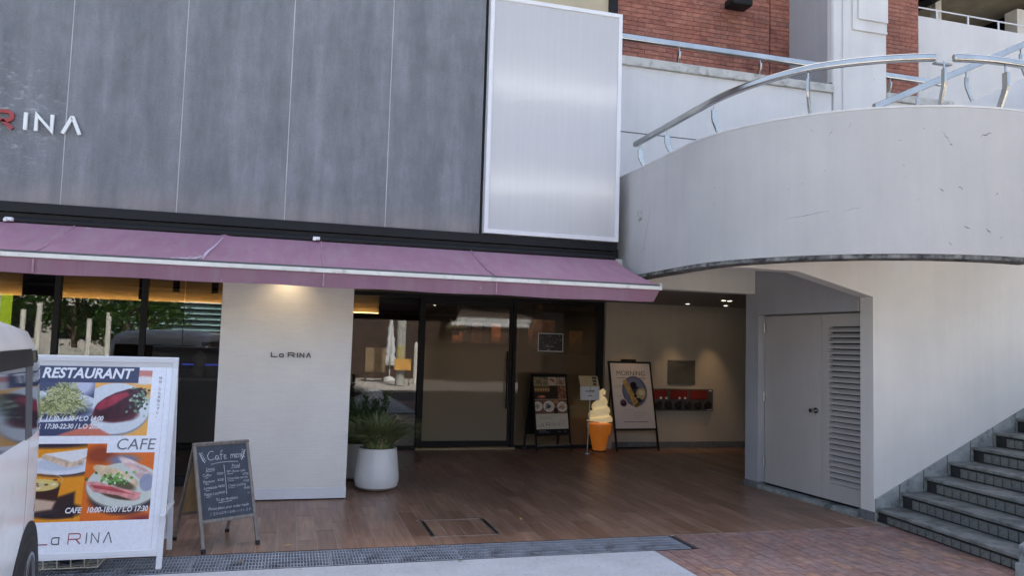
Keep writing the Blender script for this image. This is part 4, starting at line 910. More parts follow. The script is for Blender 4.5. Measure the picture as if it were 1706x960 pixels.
mb = MB(); mb.box(7.505, 7.519, 9.52, 9.62, 5.6, 12); mb.box(7.505, 7.5195, 9.5, YB, 5.56, 5.62); mb.build('edge_trim', 'white_paint', cp)
mb = MB(); mb.box(7.512, 7.5195, 9.63, YB, 5.63, 12); mb.build('side_shade_panel', 'grey_blue', cp)  # column's left face, its shade painted as a grey-blue sheet
mb = MB(); mb.cyl((7.68, 9.485, 4), (7.68, 9.485, 12), .014, 8); mb.build('conduit', 'white_paint', cp)
mb = MB(); mb.box(7.84, 8.46, 9.47, 9.499, 6.45, 6.49); mb.box(7.84, 7.88, 9.47, 9.499, 6.49, 9); mb.box(7.93, 8.46, 9.455, 9.4695, 6.62, 9); mb.box(7.88, 8.46, 9.48, 9.499, 6.49, 9); mb.build('framed_panel', 'white_paint', cp, bevel=.004)
mb = MB(); mb.box(10.06, 22, 11.2, 11.4, 3, 7.79); sp = mb.build('spandrel', 'white_wall', bb, bevel=.006)
mb = MB(); mb.box(10.06, 22, 11.45, 18, 9.4, 9.7); mb.build('canopy_ceiling', mat('beige_ceiling', (.3, .27, .2), .8, var=.2), bb)
mb = MB(); mb.box(12.4, 12.7, 11.5, 18, 9.05, 9.399); mb.box(15.3, 15.6, 11.5, 18, 9.05, 9.399); mb.box(10.1, 22, 14.6, 14.8, 9.1, 9.399); mb.build('ceiling_beam', 'black_metal', bb)
mb = MB(); mb.box(10.06, 22, 18, 18.2, 6, 9.7); mb.build('back_wall', 'dark_room', bb)
for a in ((12.85, 13.0, 13, 13.15, 7, 9.4), (14.6, 15.4, 12.6, 12.9, 7, 9.1)): mb = MB(); mb.box(*a); mb.build('pillar', 'cream_wall', bb)
sr = thing('spandrel_railing', 'thin white steel railing on the pale wall at the upper right', 'railing', (12, 11.28, 7.79))
mb = MB(); mb.cyl((10.06, 11.28, 7.99), (20, 11.28, 7.99), .014, 8); mb.build('rail', 'white_metal', sr, smooth=True)
for k in range(8):
    mb = MB(); x = 10.45+k*.72; mb.box(x-.015, x+.015, 11.27, 11.29, 7.79, 7.985); mb.build('post', 'white_metal', sr)
# walkway wall with coping in front of the brick
ww = thing('walkway_wall', 'white walkway wall with stained concrete coping in front of the red brick', 'wall', (6, 9.6, 0))
mb = MB(); mb.box(3.495, 7.50, 9.52, 9.7, 2.62, 5.44); mb.box(8.46, 9.55, 9.52, 9.7, 2.62, 5.44); mb.build('wall', 'white_wall', ww)
mb = MB(); mb.box(3.495, 7.64-.13, 9.47, 9.75, 5.441, 5.565); mb.box(8.461, 9.7, 9.47, 9.75, 5.441, 5.565); mb.build('coping', 'coping', ww, bevel=.012)
mb = MB(); mb.box(3.495, 5.35, 9.516, 9.5199, 4.515, 4.527); mb.build('joint', 'grey_trim', ww)
mb = MB(); mb.box(3.495, 9.7, 9.75, 10.55, 5.2, 5.3); mb.build('walkway_floor', 'coping', ww)
wr = thing('walkway_railing', 'flat steel railing on the coping in front of the red brick', 'railing', (5.5, 9.6, 5.565))
mb = MB(); mb.box(3.3, 7.45, 9.57, 9.64, 5.835, 5.915); mb.box(8.47, 9.62, 9.57, 9.64, 5.835, 5.915); mb.build('rail', 'steel', wr, bevel=.01)
for x in (5.05, 6.35, 8.62):
    mb = MB(); bent_post(mb, x, 9.605, 5.562, 5.84, (0, -1), .07, .06, .03); mb.build('post', 'steel', wr, bevel=.003)
fl = thing('wall_lamp', 'dark box lamp high on the red brick wall', 'lamp', (6.45, 10.5, 7.0))
mb = MB(); mb.box(6.26, 6.62, 10.2, 10.46, 6.93, 7.06); mb.build('housing', 'black_metal', fl, bevel=.03); mb = MB(); mb.box(6.4, 6.48, 10.4, 10.56, 7.06, 7.1); mb.build('bracket', 'black_metal', fl)

# ================================================================== OBJECTS ON THE FORECOURT
# --- downlights: fittings with their own small lamps
def downlight(x, y, z, label, watt, cone=62, tilt=(0, 0), lens='spot', group='downlights in the passage ceiling'):
    t = thing('downlight', label, 'downlight', (x, y, z), 0, group)
    mb = MB(); mb.lathe([(.036, -.004), (.05, -.004), (.052, 0), (.036, 0)], 20, (x, y, z), cap=False); mb.build('ring', 'white_metal', t, smooth=True)
    mb = MB(); mb.cyl((x, y, z-.002), (x, y, z-.0005), .036, 20); mb.build('lens', lens, t)
    if watt:
        l = bpy.data.lights.new('downlight_lamp', 'SPOT'); l.energy = watt; l.color = (1, .66, .36); l.spot_size = R(cone); l.spot_blend = .9; l.shadow_soft_size = .03
        o = bpy.data.objects.new('lamp', l); C.objects.link(o); o.location = (x, y, z-.012); o.rotation_euler = (tilt[0], tilt[1], 0)
downlight(5.22, 10.8, 2.331, 'round downlight nearest the glass front in the passage ceiling', 5.5, 46, (R(24), 0))
downlight(6.02, 11.05, 2.331, 'round downlight in the middle of the row along the passage wall', 5.5, 46, (R(16), 0))
downlight(6.70, 11.05, 2.331, 'round downlight farthest right along the passage wall', 7.0, 46, (R(16), 0))
downlight(6.00, 9.95, 2.331, 'left one of two close-set downlights near the beam', 0)
downlight(6.10, 9.95, 2.331, 'right one of two close-set downlights near the beam', 0)
l = bpy.data.lights.new('pillar_lamp', 'SPOT'); l.energy = 2.2; l.color = (1, .76, .45); l.spot_size = R(125); l.spot_blend = 1; l.shadow_soft_size = .03
o = bpy.data.objects.new('lamp', l); C.objects.link(o); o.location = (-.05, 7.93, 2.335); o.rotation_euler = (R(8), 0, 0)
t = thing('pillar_downlight', 'small black cylinder lamp above the cream pillar under the awning', 'lamp', (-.05, 7.93, 2.46))
mb = MB(); mb.cyl((-.05, 7.93, 2.35), (-.05, 7.93, 2.43), .035, 14); mb.box(-.06, -.04, 7.93, 8.098, 2.43, 2.445); mb.build('housing', 'black_metal', t, smooth=True)

# --- planters
def pot(x, y, rb_, rw, rt, h, label, blades, gm, seed, hh, spread):
    t = thing('planter', label, 'planter', (x, y, 0), 0, 'white planters beside the pillar')
    prof = [(rb_*.55, 0), (rb_*.8, .012), (rw*.93, .045), (rw, .11), (rw*.995, .16), (rt*1.03, h-.03), (rt, h), (rt-.022, h), (rt-.028, h-.04), (rt-.03, h-.12)]
    mb = MB(); mb.lathe(prof, 48, (x, y, 0)); mb.build('pot', 'pot', t, smooth=True)
    mb = MB(); mb.lathe([(rt-.03, h-.05), (rt*.5, h-.03), (.01, h-.025)], 24, (x, y, 0), cap=False); mb.build('soil', 'soil', t, smooth=True)
    r = random.Random(seed); mb = MB()
    for k in range(blades):
        a = r.random()*6.283; q = r.random()**.6; bx, by = x+rt*.62*q*math.cos(a), y+rt*.62*q*math.sin(a); a2 = a+r.gauss(0, .5)
        L_ = hh*r.uniform(.55, 1.1); out = spread*(.25+q*.95)*r.uniform(.6, 1.25); w = r.uniform(.0042, .0085); tx, ty = -math.sin(a2), math.cos(a2); vs = []
        for i in range(5):
            f = i/4; px = bx+math.cos(a2)*out*L_*f**1.7; py = by+math.sin(a2)*out*L_*f**1.7; pz = h-.04+L_*(f-(.42*out)*f**2.4); ww = w*(1-f**2*.93)
            vs += [(px+tx*ww, py+ty*ww, pz), (px-tx*ww, py-ty*ww, pz+.001)]
        mb.add(vs, [(2*i, 2*i+1, 2*i+3, 2*i+2) for i in range(4)])
    mb.build('foliage', gm, t)
    return t
pot(.965, 8.57, .2, .238, .203, .45, 'large white planter with spiky green grass in front of the entrance window', 1500, 'grass', 3, .47, 1.0)
p2 = pot(.80, 9.25, .19, .225, .19, .42, 'white planter with dark upright leaves, half hidden behind the cream pillar', 420, 'grass_dark', 5, .62, .5)
r = random.Random(8); mb = MB()
for (sx0, sy0, hx) in ((.86, 9.22, .84), (1.03, 9.26, .92), (.74, 9.2, .8), (.95, 9.36, .78)):
    for k in range(520):
        f = r.random(); cx = sx0+.1*f*(sx0-.8)*4; z = .42+hx*.62*f; a = r.random()*6.28; el = r.uniform(.2, 1.0); L_ = r.uniform(.05, .1)*(1.1-f*.5); d = Vector((math.cos(a)*math.cos(el), math.sin(a)*math.cos(el), math.sin(el))); s_ = d.cross(Vector((0, 0, 1))).normalized()*.010
        b = Vector((cx+r.gauss(0, .022), sy0+r.gauss(0, .022), z)); mb.add([b-s_*.4, b+d*L_*.5-s_, b+d*L_, b+d*L_*.5+s_], [(0, 1, 2, 3)])
mb.build('sprig', 'grass_dark', p2)

# --- chalkboard A-frame
def aframe(t, w, H, depth, fw, ft, mats, board_lo, board_m, foot=True, back_m=None, world=False):
    """local frame: front feet at y=0, back feet at y=depth, x from 0 to w"""
    tilt = math.atan2(depth/2, H)
    F = BM_((0, 0, 0), (1, 0, 0), (0, math.sin(tilt), math.cos(tilt))); Ln = H/math.cos(tilt)
    B = BM_((w, depth, 0), (-1, 0, 0), (0, -math.sin(tilt), math.cos(tilt)))
    for nm, fr, bm_ in (('front', F, board_m), ('back', B, back_m or board_m)):
        mb = MB(fr)
        for x in (0, w-fw): mb.box(x, x+fw, .03, Ln, -ft, 0)
        mb.box(fw, w-fw, Ln-fw, Ln, -ft, 0); mb.box(fw, w-fw, board_lo, board_lo+fw, -ft, 0)
        f = mb.build(nm+'_frame', mats, t, world=world, bevel=.003)
        if foot:
            for x in (0, w-fw):
                mb = MB(fr); mb.box(x-.002, x+fw+.002, 0, .035, -ft-.003, .003); mb.build('foot', 'rubber', f, world=world, bevel=.003)
        mb = MB(fr); mb.box(fw, w-fw, board_lo+fw, Ln-fw, -ft*.75, -ft*.35); mb.build(nm+'_panel', bm_, t, world=world)
    return F, Ln, B
cb = thing('chalkboard_stand', 'small wooden A-frame chalkboard with a handwritten white cafe menu', 'chalkboard', (-.545, 6.2, 0), math.atan2(.227, .394))
F, Ln, B = aframe(cb, .455, .78, .54, .026, .018, 'oldwood', .215, 'slate', back_m='plywood')
zf = -.018*.35+.0006
def chalk(body, x, y, size, align='LEFT', shear=.22, sx=.92, bold=-.0004): return text(body, F, x, y, size*.92, 'chalk', cb, 'chalk_text', .0002, shear, bold, align, zf, sx)
def chalk_line(strokes, w=.002):
    mb = MB(F)
    for s_ in strokes: ribbon(mb, s_, w, zf-.0005, zf+.0004)
    return mb.build('chalk_stroke', 'chalk', cb, world=False)
T = Ln-.026
# title written by hand: Cafe menu
def hand(x, y, s, strokes): return [[(x+a*s, y+b*s) for a, b in st_] for st_ in strokes]
title = hand(.105, T-.118, .07, [
 [(.75, .92), (.55, 1.02), (.25, .9), (.05, .55), (.1, .2), (.35, .02), (.7, .12), (.85, .22)],
 [(1.25, .45), (1.05, .5), (.92, .3), (.98, .08), (1.15, .06), (1.27, .4), (1.27, .12), (1.4, .06)],
 [(1.82, .98), (1.68, 1.0), (1.6, .8), (1.56, .0)], [(1.42, .52), (1.85, .58)],
 [(1.9, .28), (2.15, .36), (2.12, .5), (1.98, .5), (1.9, .25), (2.0, .06), (2.25, .14)],
 [(2.72, .5), (2.7, .06)], [(2.71, .36), (2.84, .52), (2.93, .42), (2.93, .08)], [(2.93, .36), (3.06, .52), (3.16, .42), (3.16, .1), (3.24, .08)],
 [(3.28, .28), (3.5, .36), (3.47, .5), (3.34, .5), (3.28, .25), (3.38, .08), (3.58, .16)],
 [(3.66, .5), (3.66, .1)], [(3.66, .36), (3.8, .52), (3.9, .4), (3.9, .1)], [(4.0, .52), (4.0, .2), (4.12, .1), (4.24, .24)], [(4.25, .52), (4.26, .12), (4.36, .1)]])
chalk_line(title, .0034)
chalk_line([[(.13, T-.148), (.2, T-.139), (.28, T-.138), (.35, T-.143)]], .003)
for sx0, dx in ((.052, 1), (.412, -1)):
    L_ = [[(sx0, T-.06), (sx0+dx*.012, T-.1), (sx0+dx*.032, T-.135)]]
    for k in range(5):
        q = k/4; bx, by = sx0+dx*(.004+.026*q), T-.065-.062*q; L_ += [[(bx, by), (bx-dx*.016, by+.013)], [(bx, by), (bx+dx*.014, by+.015)]]
    chalk_line(L_, .003)
chalk_line([[(.232, T-.16), (.234, T-.27), (.232, T-.385)]], .003)
chalk('Drink', .085, T-.195, .036); chalk_line([[(.08, T-.203), (.15, T-.2)]]); chalk('Food', .292, T-.185, .038); chalk_line([[(.285, T-.193), (.36, T-.19)]])
y = T-.238
for a, b in (('Coffee', '¥500'), ('Espresso', '¥500'), ('Lemonade', '¥650'), ('Matcha Latte', '¥600')):
    chalk(a, .055, y, .034, sx=.82 if len(a) < 10 else .7); chalk(b, .22, y+.004, .03, 'RIGHT'); chalk_line([[(.068, y-.011), (.1, y-.01)]], .0022); y -= .048
y = T-.225
for a, b in (('NY cheese cake', '¥700'), ('Chocolate terrine', '¥750'), ('Classic pudding', '¥600')):
    chalk(a, .248, y, .031, sx=.82); chalk(b, .425, y-.03, .029, 'RIGHT'); chalk_line([[(.25, y-.01), (.3, y-.009)]], .0022); y -= .054
chalk('etc.', .4, y-.014, .024); chalk('To go Available', .14, T-.43, .034); chalk_line([[(.16, T-.444), (.27, T-.439)]], .0025)
chalk('Please place your order inside', .075, T-.492, .034, sx=.86); chalk('ご注文は店内でお願いいたします', .085, T-.53, .026, shear=.1)

# --- big white poster board (A-frame)
PW, PH = 1.10, 1.34
cv = Cv(560, 682, (236, 238, 244)); k_ = 560/PW
def q_(u, v): return u*k_, v*k_
def quad(fn, u0, v0, u1, v1, seed): x0, y0 = q_(u0, v0); x1, y1 = q_(u1, v1); fn(cv, x0, y0, x1, y1, seed)
quad(steak, .565, .055, .955, .545, 2); cv.rect(*q_(.86, .03), *q_(.96, .07), (236, 238, 244))
quad(pasta, .10, .13, .578, .545, 1)
cv.poly([q_(.36, .545), q_(.58, .46), q_(.72, .545)], (206, 120, 100), soft=6); cv.rect(*q_(0, .546), *q_(1.1, .6), (236, 238, 244))
cv.rect(*q_(.10, .035), *q_(.865, .165), (62, 68, 98))
quad(coffee, .10, .60, .6, 1.13, 3); quad(sandwich, .575, .60, 1.02, 1.13, 4)
cv.rect(*q_(.70, .545), *q_(1.1, .665), (236, 238, 244))
cv.a = np.clip(cv.a*(.96+.08*vnoise(cv.h, cv.w, 90, 5)[..., None]), 0, 1)
pb = thing('poster_board', 'large white A-frame poster board reading RESTAURANT and CAFE with food photographs', 'poster board', (-1.86, 5.74, 0), R(.6))
F, Ln, B = aframe(pb, PW, 1.44, .56, .036, .03, 'white_metal', .115, 'plastic_white', foot=False)
FB = F @ Matrix.Translation((0, Ln-PH, 0))     # board face with origin at its lower left corner
print_sheet('poster', FB, .03, .03, PW-.03, PH-.006-.024, print_mat('poster_print', cv, .3), pb, -.012, -.006)
mb = MB(FB); mb.box(.036, PW-.036, .0, .03, -.02, .002); mb.build('lower_rail', 'white_metal', pb, world=False, bevel=.003)
mb = MB(FB); mb.box(PW-.075, PW-.0745-.0015, .04, PH-.03, -.0061, -.0056); mb.box(.04, PW-.075, PH-.0315, PH-.03, -.0061, -.0056); mb.build('cover_edge', 'text_grey', pb, world=False)
def pt(body, u, v, size, m, **k):
    uu = .03+(u/PW)*(PW-.06); vv = .03+(1-v/PH)*(PH-.06); return text(body, FB, uu, vv, size, m, pb, z=-.0054, depth=.0004, **k)
pt('RESTAURANT', .225, .132, .098, 'text_white', shear=.2, bold=.0028, sx=.92)
pt('LUNCH', .125, .44, .046, 'text_white', shear=.2, bold=.0012, sx=.8); pt('11:30-14:30 / L.O 14:00', .28, .44, .046, 'text_white', shear=.2, bold=.0012, sx=.8)
pt('DINNER', .115, .495, .046, 'text_white', shear=.2, bold=.0012, sx=.8); pt('17:30-22:30 / L.O 20:30', .28, .495, .046, 'text_white', shear=.2, bold=.0012, sx=.8)
pt('CAFE', .755, .645, .108, 'text_grey', shear=.14, sx=.98)
pt('CAFE', .475, 1.075, .05, 'text_white', shear=.2, bold=.0013, sx=.82); pt('10:00-18:00 / L.O 17:30', .61, 1.075, .05, 'text_white', shear=.2, bold=.0013, sx=.78)
for k, ch in enumerate('特別、でも気取らずに。'): pt(ch, 1.005, .135+k*.028, .022, 'text_dark')
logo(FB @ Matrix.Diagonal((.79, 1, 1, 1)), .655, .085, .07, pb, {'R': 'text_red', 'L': 'text_red', '*': 'text_dark'}, w=.1, d0=-.0058, d1=-.0049)
mb = MB(); mb.box(1.07, 1.1, .02, .53, .36, .38); mb.build('side_stay', 'white_metal', pb, world=False)
bs = thing('wire_basket', 'white wire basket with a dark bag under the large poster board', 'basket', (-1.35, 6.0, 0))
mb = MB()
for z, g in ((.03, .02), (.13, 0)): mb.tube([(-1.6+g, 5.86+g, z), (-1.15-g, 5.86+g, z), (-1.15-g, 6.14-g, z), (-1.6+g, 6.14-g, z), (-1.6+g, 5.86+g, z)], .005, 6)
for k in range(6): x = -1.58+k*.082; mb.tube([(x, 5.86, .13), (x, 5.88, .03), (x, 6.12, .03), (x, 6.14, .13)], .0045, 6)
for k in range(3): y = 5.93+k*.08; mb.tube([(-1.6, y, .13), (-1.58, y, .03), (-1.17, y, .03), (-1.15, y, .13)], .004, 6)
mb.build('wires', mat('cream_wire', (.6, .56, .46), .5), bs, smooth=True)
bg = thing('weight_bag', 'dark blue weight bag lying in the white wire basket', 'bag', (-1.36, 6.0, .04))
mb = MB(); prof = []
for i in range(9):
    x = -1.53+i*.04; s_ = math.sin(math.pi*(i+.6)/9.4); prof.append([(x, 6+.1*s_*math.cos(a), .085+.05*s_*math.sin(a)*(1+.15*math.sin(i*2))) for a in np.linspace(0, 6.28, 13)[:-1]])
mb.loft(prof); mb.build('bag', mat('navy_cloth', (.02, .025, .06), .8, var=.3), bg, smooth=True)

# --- black menu stand by the door
ms = thing('menu_stand', 'black A-frame stand with a restaurant photo menu beside the glass door', 'menu stand', (3.60, 11.13, 0), R(13))
F, Ln, B = aframe(ms, .63, 1.17, .42, .024, .02, 'black_metal', .25, 'black_metal', foot=False)
mb = MB(F); mb.box(.024, .606, .1, .12, -.015, -.003); mb.build('cross_bar', 'brushed', ms, world=False)
for x in (.0, .606):
    mb = MB(F); mb.box(x-.001, x+.025, 0, .02, -.022, .003); mb.build('foot', 'grey_trim', ms, world=False)
for x in (-.003, .59):
    mb = MB(B); mb.box(x, x+.04, .03, .045, -.02, .004); mb.box(x, x+.012, .03, .08, -.02, .0035); mb.build('bracket', 'brushed', ms, world=False)
cv = Cv(290, 420, (206, 198, 182)); W_, H_ = 290, 420
cv.rect(0, 0, W_, 74, (150, 138, 110)); q = np.random.default_rng(4)
for i in range(150): cv.ell(q.random()*130, q.random()*70, 8, 5, [(92, 104, 54), (130, 128, 80), (172, 160, 120), (70, 60, 50), (150, 96, 84)][i % 5], rot=q.random()*3)
cv.rect(134, 0, 200, 74, (190, 176, 160)); cv.ell(166, 36, 26, 14, (140, 70, 60), rot=.4, soft=3); cv.ell(160, 42, 20, 8, (196, 150, 130), rot=.4, soft=3)
cv.rect(200, 0, W_, 74, (160, 140, 122))
for i in range(60): cv.ell(200+q.random()*90, q.random()*74, 9, 6, [(176, 160, 140), (110, 80, 66), (190, 178, 160), (140, 110, 96)][i % 4], rot=q.random()*3)
cv.rect(0, 76, W_, 186, (52, 38, 30)); cv.rect(0, 80, 138, 130, (120, 88, 52))
for i in range(6): cv.ell(14+i*23, 108, 10, 14, (196, 166, 112), soft=3); cv.ell(14+i*23, 95, 9, 7, (120, 76, 50), soft=2)
cv.ell(60, 166, 44, 14, (190, 104, 76), soft=4); cv.ell(70, 160, 26, 7, (214, 150, 120), soft=3); cv.rect(214, 76, W_, 186, (122, 82, 60))
for i in range(60): cv.ell(214+q.random()*76, 78+q.random()*106, 8, 6, [(150, 100, 70), (96, 60, 44), (176, 130, 96)][i % 3])
cv.rect(0, 188, W_, 300, (124, 88, 62)); plate_dish(cv, 22, 240, 44, [(150, 120, 70), (190, 176, 150), (110, 110, 70)], 1); plate_dish(cv, 122, 242, 52, [(50, 36, 34), (84, 70, 66), (60, 84, 54)], 2); plate_dish(cv, 244, 246, 48, [(190, 120, 70), (150, 80, 60), (200, 170, 120)], 3)
cv.rect(168, 250, 200, 300, (40, 26, 22)); cv.ell(184, 250, 16, 5, (170, 130, 90)); cv.ell(190, 206, 30, 14, (190, 130, 80), soft=4); cv.rect(0, 74, W_, 77, (214, 206, 190)); cv.rect(0, 186, W_, 189, (214, 206, 190))
for i in range(3): cv.rect(28, 318+i*10, 200-30*i, 320+i*10, (150, 142, 128))
for i in range(4): cv.rect(212, 350+i*14, 262, 352+i*14, (160, 152, 138))
print_sheet('poster', F, .03, .35, .60, Ln-.03, print_mat('menu_print', cv, .4), ms, -.006, -.002)
mb = MB(F); mb.box(.03, .60, .275, .349, -.006, -.002); mb.build('black_strip', 'black_metal', ms, world=False)
logo(F, .2, .395, .052, ms, {'R': 'text_red', 'L': 'text_red', '*': 'text_grey'}, w=.12, d0=-.0016, d1=-.0008)
mb = MB(F)
for k, (xa, xb, y) in enumerate(((.06, .13, .322), (.135, .19, .322), (.06, .17, .302), (.175, .25, .302), (.40, .455, .305), (.51, .555, .305))): mb.box(xa, xb, y, y+.008, -.002, -.0012)
tag(mb.build('fine_print', 'text_grey', ms, world=False), kind='stuff')

# --- coffee leaflet holder
ch = thing('leaflet_stand', 'slim pole stand holding a white COFFEE card and tan leaflet', 'leaflet stand', (4.40, 11.12, 0))
mb = MB(); mb.cyl((4.40, 11.12, 0), (4.40, 11.12, .012), .1, 28); mb.build('base', 'brushed', ch, smooth=True)
mb = MB(); mb.cyl((4.40, 11.12, .01), (4.44, 11.14, 1.0), .009, 12); mb.build('pole', 'brushed', ch, smooth=True)
F = BM_((4.275, 11.12, .795), (1, .02, 0), (0, .06, 1)); mb = MB(F); mb.box(0, .31, 0, .205, -.02, 0); mb.build('card', 'white_metal', ch)
text('COFFEE', F, .155, .125, .036, 'text_dark', ch, bold=.0012, align='CENTER', world=True, sx=1.2)
mb = MB(F); mb.box(.12, .19, .06, .075, .0005, .0012); mb.box(.152, .158, .095, .105, .0005, .0012); mb.build('card_print', 'text_grey', ch)
F2 = BM_((4.275, 11.135, 1.0), (1, .02, 0), (-.1, .35, 1)); mb = MB(F2); mb.box(0, .31, 0, .17, -.004, 0); mb.build('leaflet', mat('tan_leaflet', (.56, .43, .25), .6, var=.1), ch)
mb = MB(F2)
for k in range(3): mb.box(.215, .27+.01*k, .02+.05*k, .055+.05*k, .0004, .001)
mb.build('leaflet_print', 'text_dark', ch)

# --- soft-serve lamp
ic = thing('soft_serve_lamp', 'glowing soft-serve ice cream lamp with orange cone on the tiles by the entrance', 'lamp', (4.665, 11.3, 0))
def glow(name, col, em, s):
    m, t_, b = nt(name); b.inputs['Base Color'].default_value = (*col, 1); b.inputs['Roughness'].default_value = .35
    n = noise(t_, coords(t_), 3.0); c = ramp(t_, n, [(.3, tuple(x*.9 for x in em)), (.7, em)])
    t_.links.new(c, b.inputs['Emission Color']); b.inputs['Emission Strength'].default_value = s; return m
mb = MB(); mb.lathe([(.1, .012), (.1, .03), (.142, .235), (.15, .25), (.172, .27), (.19, .40), (.187, .425), (.15, .43)], 40, (4.665, 11.3, 0)); mb.build('cone', glow('orange_cone', (.62, .2, .03), (1, .26, .025), .04), ic, smooth=True)
mb = MB(); mb.cyl((4.665, 11.3, 0), (4.665, 11.3, .02), .11, 28); mb.build('base', 'rubber', ic, smooth=True)
rings = []; NZ, NT = 60, 40
for i in range(NZ+1):
    z = i/NZ; env = .2*(1-z)**.47*(1-.12*z)+.012
    ring = []
    for j in range(NT):
        th = 2*math.pi*j/NT; env *= min(1, .82+z*4); ph = (z*3.0-th/(2*math.pi)) % 1.0; b_ = abs(math.sin(math.pi*ph))**.55
        r_ = env*(.66+.36*b_); ring.append((4.665+.03*z**3+r_*math.cos(th), 11.3+r_*math.sin(th), .425+.42*z+.02*b_))
    rings.append(ring)
mb = MB(); mb.loft(rings); mb.tube([(4.69, 11.3, .79), (4.672, 11.3, .86), (4.682, 11.3, .92), (4.712, 11.3, .942), (4.738, 11.3, .92), (4.738, 11.3, .885), (4.72, 11.3, .87)], [.052, .036, .028, .024, .022, .019, .01], 14)
mb.build('ice_cream', glow('cream_glow', (.82, .74, .56), (1, .72, .34), .085), ic, smooth=True)

# --- MORNING poster stand
mo = thing('morning_stand', 'tall black poster stand reading MORNING, leaning by the white passage wall', 'poster stand', (4.915, 11.2, 0), R(4))
F = BM_((0, 0, 0), (1, 0, 0), (-.045, .16, 1)); WM, LM = .765, 1.41
mb = MB(F); fw = .03
for x in (0, WM-fw): mb.box(x, x+fw, 0, LM, -.025, 0)
mb.box(fw, WM-fw, LM-fw, LM, -.025, 0); mb.box(fw, WM-fw, .325, .355, -.025, 0); mb.box(fw, WM-fw, .045, .07, -.024, -.001); mb.build('frame', 'black_metal', mo, world=False, bevel=.003)
mb = MB(F); mb.box(.24, .5, LM, LM+.035, -.03, .004); mb.build('clip', 'black_metal', mo, world=False, bevel=.004)
mb = MB(); mb.tube([(.03, .24, 1.3), (.01, .42, 0)], .012, 8); mb.tube([(WM-.07, .24, 1.3), (WM-.03, .42, 0)], .012, 8); mb.build('rear_leg', 'black_metal', mo, world=False)
cv = Cv(300, 440, (196, 190, 190))
cv.ell(170, 196, 98, 106, (140, 140, 150), soft=14); cv.ell(166, 188, 94, 102, (86, 94, 124), soft=2); cv.ell(166, 188, 82, 90, (104, 114, 146), soft=6); cv.ell(178, 214, 66, 60, (50, 54, 74), soft=10)
cv.poly([(80, 118), (112, 108), (186, 262), (150, 290)], (164, 140, 88), soft=2, tex=.8+.4*vnoise(440, 300, 30, 3)); cv.poly([(150, 290), (186, 262), (204, 280), (166, 300)], (104, 84, 54), soft=3)
cv.ell(212, 208, 38, 46, (160, 152, 120), rot=.4, soft=4, wob=.3); cv.ell(218, 200, 26, 20, (190, 184, 160), soft=4); cv.ell(162, 150, 25, 25, (38, 32, 40), soft=2); cv.ell(170, 222, 14, 9, (44, 40, 36), soft=3); cv.ell(196, 244, 20, 9, (50, 46, 40), rot=.3, soft=3)
cv.ell(76, 268, 31, 30, (170, 160, 166), soft=2); cv.ell(74, 270, 25, 24, (60, 44, 58), soft=4); cv.ell(74, 262, 20, 9, (96, 74, 84), soft=3)
q = np.random.default_rng(2)
def illeg(x0, x1, y, h, col):
    x = x0
    while x < x1:
        w = q.uniform(2, 6); cv.rect(x, y+q.uniform(0, h*.3), min(x+w, x1), y+h, col); x += w+q.uniform(1, 2.5)
illeg(42, 262, 96, 8, (110, 104, 106)); illeg(24, 80, 148, 5, (140, 134, 136)); illeg(18, 76, 160, 5, (140, 134, 136)); illeg(196, 250, 108, 5, (140, 134, 136)); illeg(250, 294, 172, 5, (150, 144, 146)); illeg(26, 70, 222, 5, (150, 144, 146)); illeg(92, 140, 314, 4, (150, 144, 146))
for k in range(4): illeg(140, 258-20*k, 330+k*12, 4, (150, 144, 146))
illeg(66, 250, 392, 8, (104, 98, 100)); illeg(252, 290, 398, 3, (150, 144, 146))
print_sheet('poster', F, fw, .355, WM-fw, LM-fw, print_mat('morning_print', cv, .25), mo, -.012, -.004)
text('MORNING', F, WM/2, 1.185, .108, 'text_dark', mo, align='CENTER', z=-.0034, depth=.0004)

# --- wall plaque and hose inlet panel
pq = thing('wall_plaque', 'square dull metal plaque on the passage wall above the hose inlet panel', 'plaque', (6.19, 11.55, 1.23))
mb = MB(); mb.box(5.945, 6.445, 11.545, 11.56, 1.04, 1.43); mb.build('plate', mat('dull_plate', (.2, .19, .165), .45, .5, .2, 5), pq, bevel=.003)
mb = MB()
for k in range(9): mb.box(6.095+k*.022, 6.11+k*.022, 11.5435, 11.5455, 1.383, 1.4)
mb.build('engraving', 'text_dark', pq)
for x in (5.965, 6.425):
    for z in (1.06, 1.41):
        mb = MB(); mb.cyl((x, 11.546, z), (x, 11.541, z), .008, 10); mb.build('screw', 'black_metal', pq)
fp = thing('hose_inlet_panel', 'steel fire hose inlet panel with red labels and round black couplings on the passage wall', 'hose panel', (6.22, 11.55, .78))
mb = MB(); mb.box(5.66, 6.775, 11.54, 11.56, .607, .962); mb.build('plate', mat('dark_steel_plate', (.16, .155, .15), .4, .6, .15), fp, bevel=.003)
for a, b in ((5.70, 5.93), (5.99, 6.30), (6.345, 6.66)):
    mb = MB(); mb.box(a, b, 11.536, 11.5405, .795, .94); mb.build('red_label', mat('red_label', (.2, .02, .018), .5, var=.15) if a < 5.8 else bpy.data.materials['red_label'], fp)
for k in range(6):
    x = 5.775+k*.178; mb = MB(); mb.cyl((x, 11.541, .70), (x, 11.50, .70), .062, 24); mb.cyl((x, 11.5005, .70), (x, 11.485, .70), .045, 20); mb.build('coupling', 'rubber', fp, smooth=True)
for x in (5.82, 5.92, 6.155, 6.255):
    mb = MB(); mb.cyl((x, 11.5365, .812), (x, 11.52, .812), .02, 14); mb.build('indicator', 'white_metal', fp, smooth=True)
mb = MB(); mb.box(6.70, 6.75, 11.5375, 11.5402, .93, .945); mb.box(6.66, 6.75, 11.5375, 11.5402, .62, .632); mb.build('small_label', 'text_white', fp)

